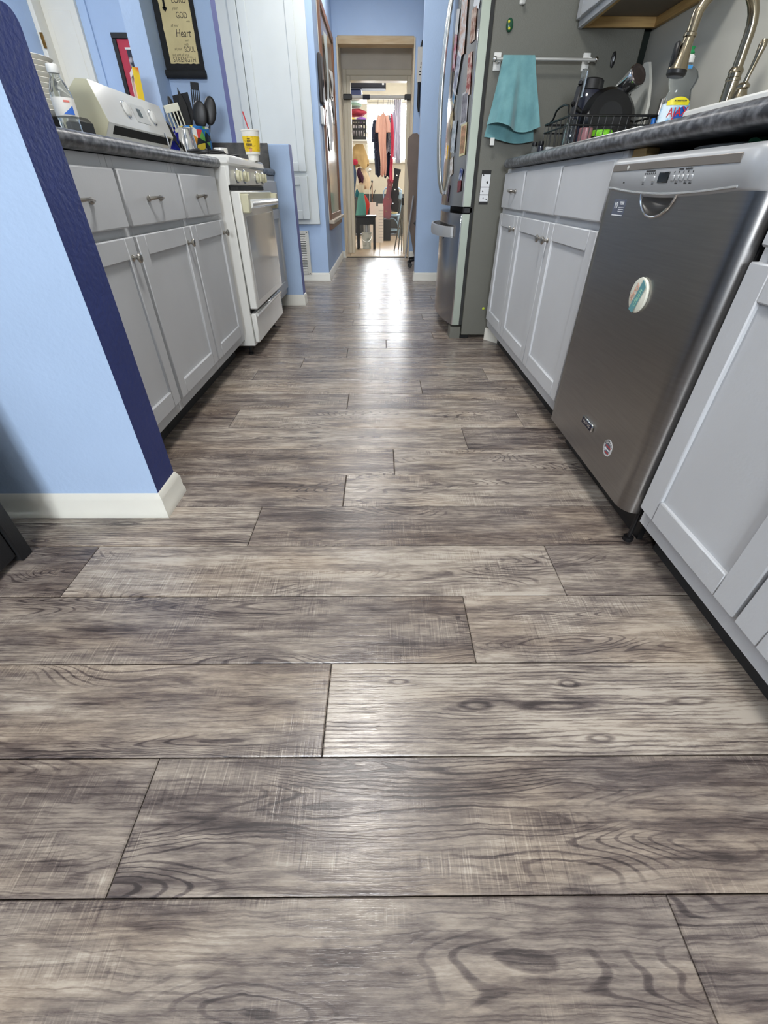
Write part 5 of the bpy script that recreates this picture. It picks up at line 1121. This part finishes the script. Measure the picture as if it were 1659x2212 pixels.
# mic stands / poles at left
for k, (x, y, h, lab) in enumerate(((-.215, 10.75, 1.10, 'tall chrome microphone stand left of the window'), (-.160, 10.30, .92, 'short music stand with a tilted boom beside the microphone stand'))):
    t = thing('microphone_stand', lab, 'stand', (x, y, 0)); MB().lathe([(.09, 0), (.095, .004), (.08, .018), (.014, .024)], (x, y, 0), 24).build('base', M_black, t); MB().tube([(x, y, .02), (x, y, h)], .009, 8).build('pole', M_chrome if k == 0 else M_brown, t); MB().ball((x, y, h+.02), .028 if k == 0 else .018, 14, 9).build('top', M_chrome if k == 0 else M_black, t); MB().tube([(x, y, h*.72), (x+.06, y-.02, h*.72+.15)], .007, 8).build('boom', M_black, t)
# easel / tripod at right
tr = thing('tripod', 'folded grey aluminium tripod leaning at the right jamb', 'tripod', (.31, 8.28, 0)); M_al = mat('dull_aluminium', (120, 120, 116), .4, .8)
for (a_, b_) in (((.225, 8.26, .004), (.352, 8.33, .66)), ((.345, 8.25, .004), (.356, 8.33, .66)), ((.30, 8.42, .004), (.355, 8.345, .66))): MB().tube([a_, Vector(a_).lerp(Vector(b_), .5), b_], [.009, .011, .012], 8).build('leg', M_al, tr)
MB().lathe([(.022, .62), (.026, .63), (.026, .70), (.018, .72), (.004, .722)], (.355, 8.335, 0), 16).build('head', M_black, tr)
MB().tube([(.29, 8.30, .30), (.350, 8.33, .36)], .008, 6).build('brace', M_al, tr)
# clothes rod with garments
rod = thing('clothes_rail', 'metal clothes rail across the back room window', 'clothes rail', (.0, 10.15, 2.06))
MB().tube([(-1.095, 10.15, 2.07), (1.095, 10.15, 2.07)], .012, 10).build('rod', M_chrome, rod)
for x in (-1.09, 1.09): MB().lathe([(.03, 0), (.03, .006)], (x-.003, 10.15, 2.07), 16, Matrix.Rotation(PI/2, 4, 'Y')).build('socket', M_chrome, rod)
def garment(label, x, ztop, zbot, w0, w1, m_, dy=0., sl=0., seed=0):
    t = thing('hanging_garment', label, 'garment', (x, 10.15+dy, zbot))
    MB().tube([(x, 10.15, 2.085), (x-.012, 10.15, 2.095), (x, 10.15, 2.105), (x+.014, 10.15, 2.09), (x+.008, 10.15, 2.07-.03), (x, 10.15+dy, ztop+.01)], .0028, 6).build('hanger', M_black, t)
    m = MB()
    def f(u, v):
        w = (w0*.30+(w0*.7)*min(1, v*6)) if v < .17 else w0+(w1-w0)*(v-.17)/.83
        a = (u-.5); return ((x+a*w+.012*math.sin(v*7+seed), 10.15+dy+.022*math.sin(u*14+seed+v*2)*(.3+v), ztop-(ztop-zbot)*v - (abs(a)*.10 if v < .02 else 0) + .02*math.sin(u*8+seed)*v), (0, 1, 0))
    m.sheet(f, 18, 22, .010); m.build('cloth', m_, t, ang=80)
    if sl:
        for sgn in (-1, 1): MB().tube([(x+sgn*w0*.42, 10.15+dy, ztop-.06), (x+sgn*w0*.62, 10.15+dy-.01, ztop-.06-sl*.5), (x+sgn*w0*.66, 10.15+dy-.02, ztop-.06-sl)], [.030, .036, .034], 10).build('sleeve', m_, t)
garment('dark blue speckled shirt dress at the left end of the rail', -.045, 1.86, 1.02, .13, .13, mat('navy_speckled', (44, 52, 72), .9, vscale=60, c2=(150, 160, 176), ramp=(.66, .72)), .10, .30, 1)
garment('peach blouse hanging in front of the navy clothes', .045, 1.90, 1.02, .15, .10, mat('peach_cloth', (222, 178, 162), .9), -.10, .22, 2)
garment('plain navy trousers in the middle of the rail', .125, 1.86, 1.00, .09, .10, mat('deep_navy', (32, 36, 56), .9), .04, 0, 3)
garment('grey patterned top right of the navy trousers', .165, 1.88, 1.35, .08, .10, mat('grey_patterned', (150, 152, 160), .9, vscale=40, c2=(90, 96, 110), ramp=(.5, .6)), -.02, 0, 4)
garment('bright pink scarf hanging from the rail', .205, 1.90, .94, .05, .06, mat('pink_cloth', (214, 84, 112), .9), -.19, 0, 5)
garment('pale lilac blouse at the right end of the rail', .245, 1.95, 1.30, .09, .12, mat('lilac_cloth', (190, 186, 206), .9), .18, 0, 6)
# sheer curtain
def translucent(name, rgb):
    m = bpy.data.materials.new(name); m.use_nodes = True; nt = m.node_tree; N = nt.nodes; N.clear(); o = N.new('ShaderNodeOutputMaterial'); mx = N.new('ShaderNodeMixShader'); a = N.new('ShaderNodeBsdfDiffuse'); b = N.new('ShaderNodeBsdfTranslucent'); nz = N.new('ShaderNodeTexNoise'); nz.inputs['Scale'].default_value = 90
    a.inputs[0].default_value = b.inputs[0].default_value = (*s2l(rgb), 1); mr = N.new('ShaderNodeMapRange'); mr.inputs[3].default_value = .12; mr.inputs[4].default_value = .25; nt.links.new(nz.outputs[0], mr.inputs[0]); nt.links.new(mr.outputs[0], mx.inputs[0]); nt.links.new(a.outputs[0], mx.inputs[1]); nt.links.new(b.outputs[0], mx.inputs[2]); nt.links.new(mx.outputs[0], o.inputs[0]); return m
cu_ = MB()
def curt(u, v): return ((.27+.15*u+.05*v*(1-u), 11.66+.03*math.sin(u*26), 2.24-(.98)*v), (0, 1, 0))
cu_.sheet(curt, 36, 12, .004); tag(cu_.build('sheer_curtain', translucent('sheer_white', (200, 196, 202)), loc=(.4, 11.66, 1.26), ang=80), 'gathered white curtain at the right of the back window', 'curtain')
MB_ = thing('curtain_rod', 'thin curtain rod above the back window', 'curtain rod', (.13, 11.68, 2.25)); MB().tube([(-.40, 11.68, 2.26), (.66, 11.68, 2.26)], .010, 8).build('rod', M_chrome, MB_)
for x in (-.38, .64): MB().box(x-.01, x+.01, 11.69, 11.7995, 2.25, 2.27).build('bracket', M_chrome, MB_)
# shelf at left with baskets, boxes, coats
shf = thing('shelf_unit', 'white wall shelves at the left of the back room', 'shelf', (-.75, 9.75, 1.47))
for z in (1.47, 1.985): MB().box(-1.098, -.225, 9.56, 10.04, z, z+.02).build('shelf_board', M_whitep, shf)
bk_ = thing('laundry_basket', 'black slotted laundry basket on the back room shelf', 'basket', (-.42, 9.8, 1.49))
def basket_wall(m, z0, z1): 
    for a_ in ((-.60, -.235, 9.57, 9.578), (-.60, -.235, 10.00, 10.008), (-.60, -.592, 9.578, 10.0), (-.243, -.235, 9.578, 10.0)): m.box(*a_, z0, z1)
for z0, z1 in ((1.4905, 1.53), (1.605, 1.635), (1.71, 1.745)): m = MB(); basket_wall(m, z0, z1); m.build('band', M_black, bk_)
for k in range(9):
    x = -.596+.0435*k; MB().box(x-.010, x+.010, 9.571, 9.577, 1.53, 1.71).build('slat', M_black, bk_)
MB().box(-.592, -.243, 9.60, 9.99, 1.4905, 1.4955).build('floor_panel', M_black, bk_)
def lump(label, c, r, rgb, seed, nm='folded_clothes', cat='clothes'):
    m = MB(); rr = random.Random(seed); ph = [rr.uniform(0, 6) for _ in range(6)]
    if nm in ('folded_clothes', 'scarf', 'cloth'):
        m.ball(c, r, 26, 16)
        for i, v in enumerate(m.v):
            d = Vector(v)-Vector(c); k = 1+.08*math.sin(d.x*40+ph[0])*math.sin(d.z*60+ph[1])+.06*math.sin(d.y*50+d.x*30+ph[2]); m.v[i] = tuple(Vector(c)+d*k)
    else:
        n, k_ = 36, 14; vs = []; fs = []
        for q in range(k_+1):
            t = q/k_; w = (.42+.58*min(1, t*2.2)**.7)*(1-.12*t); z = c[2]+r[2]*(1-2*t)
            for i in range(n):
                a = 2*PI*i/n; f = 1+(.16*math.sin(5*a+ph[0]+1.3*t)+.08*math.sin(9*a+ph[1]))*min(1, .3+t)
                vs.append((c[0]+r[0]*w*f*math.cos(a)+.02*math.sin(t*5+ph[2]), c[1]+r[1]*w*f*math.sin(a), z+(.035*math.sin(3*a+ph[3])*t if q < k_ else .035*math.sin(3*a+ph[3]))))
        for q in range(k_):
            for i in range(n): fs.append((q*n+i, q*n+(i+1) % n, (q+1)*n+(i+1) % n, (q+1)*n+i))
        fs.append(tuple(range(n))); fs.append(tuple(k_*n+i for i in range(n))); m.add(vs, fs)
    return tag(m.build(nm, mat('cloth_%d_%d_%d' % rgb, rgb, .95, var=.14, vscale=10, bump=.4, bscale=50), loc=(c[0], c[1], c[2]-r[2]), ang=80), label, cat)
lump('white laundry inside the black basket', (-.42, 9.78, 1.60), (.145, .160, .090), (206, 200, 206), 1)
lump('yellow cloth bulging at the basket rim', (-.505, 9.70, 1.755), (.075, .10, .030), (226, 196, 110), 2)
lump('purple cloth spilling over the basket rim', (-.32, 9.70, 1.752), (.080, .11, .032), (140, 96, 176), 3)
lump('dark red blanket heaped on the basket', (-.41, 9.80, 1.845), (.165, .16, .050), (166, 60, 74), 4)
lump('mint and white linen on top of the red blanket', (-.44, 9.80, 1.937), (.13, .14, .034), (176, 214, 200), 5)
sb1 = thing('storage_box', 'dark navy storage box on the top shelf at left', 'box', (-.6, 9.8, 2.0055)); MB().box(-.80, -.31, 9.60, 10.02, 2.0055, 2.10, .01).build('tub', mat('navy_plastic', (46, 56, 92), .5), sb1); MB().box(-.81, -.30, 9.59, 10.03, 2.1005, 2.120, .006).build('lid', mat('dark_lid', (34, 38, 54), .5), sb1)
kc = thing('keyboard_case', 'long black case lying on the navy storage box', 'case', (-.2, 9.8, 2.1205)); MB().box(-.66, .09, 9.63, 9.87, 2.1205, 2.25, .012).build('shell', mat('black_case_cloth', (30, 32, 42), .8), kc); MB().box(.03, .06, 9.6295, 9.6299, 2.16, 2.20).build('logo_patch', M_silver, kc)
lump('tan coat hanging heap under the shelf', (-.36, 9.68, 1.29), (.14, .06, .15), (186, 158, 110), 6, 'coat', 'coat')
lump('cream fleece below the tan coat', (-.30, 9.70, .98), (.10, .05, .13), (214, 192, 160), 7, 'fleece', 'fleece')
lump('crimson scarf bundle in the coat pile', (-.44, 9.53, 1.19), (.050, .035, .04), (168, 44, 70), 8, 'scarf', 'scarf')
lump('blue jeans hanging at the left jamb side', (-.485, 9.55, .93), (.055, .045, .22), (66, 86, 114), 9, 'jeans', 'jeans')
lump('dark plum cardigan between the coats', (-.355, 9.56, 1.03), (.045, .035, .09), (66, 34, 54), 10, 'cardigan', 'cardigan')
lump('red and yellow patterned bag behind the stool', (-.30, 9.54, .58), (.080, .05, .16), (176, 56, 48), 11, 'bag', 'bag')
lump('dark teal cloth above the stool bag', (-.40, 9.42, .76), (.045, .03, .06), (30, 92, 104), 12, 'cloth', 'cloth')
# small items at right: hanging white robe with lime design on the right jamb
gm = MB()
def rob(u, v): return ((.400+.008*math.sin(u*16+v*3), 8.44+.24*u, 1.60-1.35*v), (1, 0, 0))
gm.sheet(rob, 16, 16, .010); rb_ = thing('hanging_towel', 'white towel with lime print hanging by the right jamb', 'towel', (.39, 8.3, .25))
gm2 = gm.build('cloth', mat('white_towel_cloth', (230, 230, 226), .9), rb_, ang=80)

def limef(u, v): return ((.386, 8.46+.10*u+.02*math.sin(v*9), .86+.16*v+.02*math.sin(u*7)), (1, 0, 0))
gm = MB(); gm.sheet(limef, 8, 8, .003); gm.build('lime_print', mat('lime_cloth', (190, 226, 60), .9, vscale=30, c2=(230, 236, 200), ramp=(.5, .6)), rb_, ang=80)
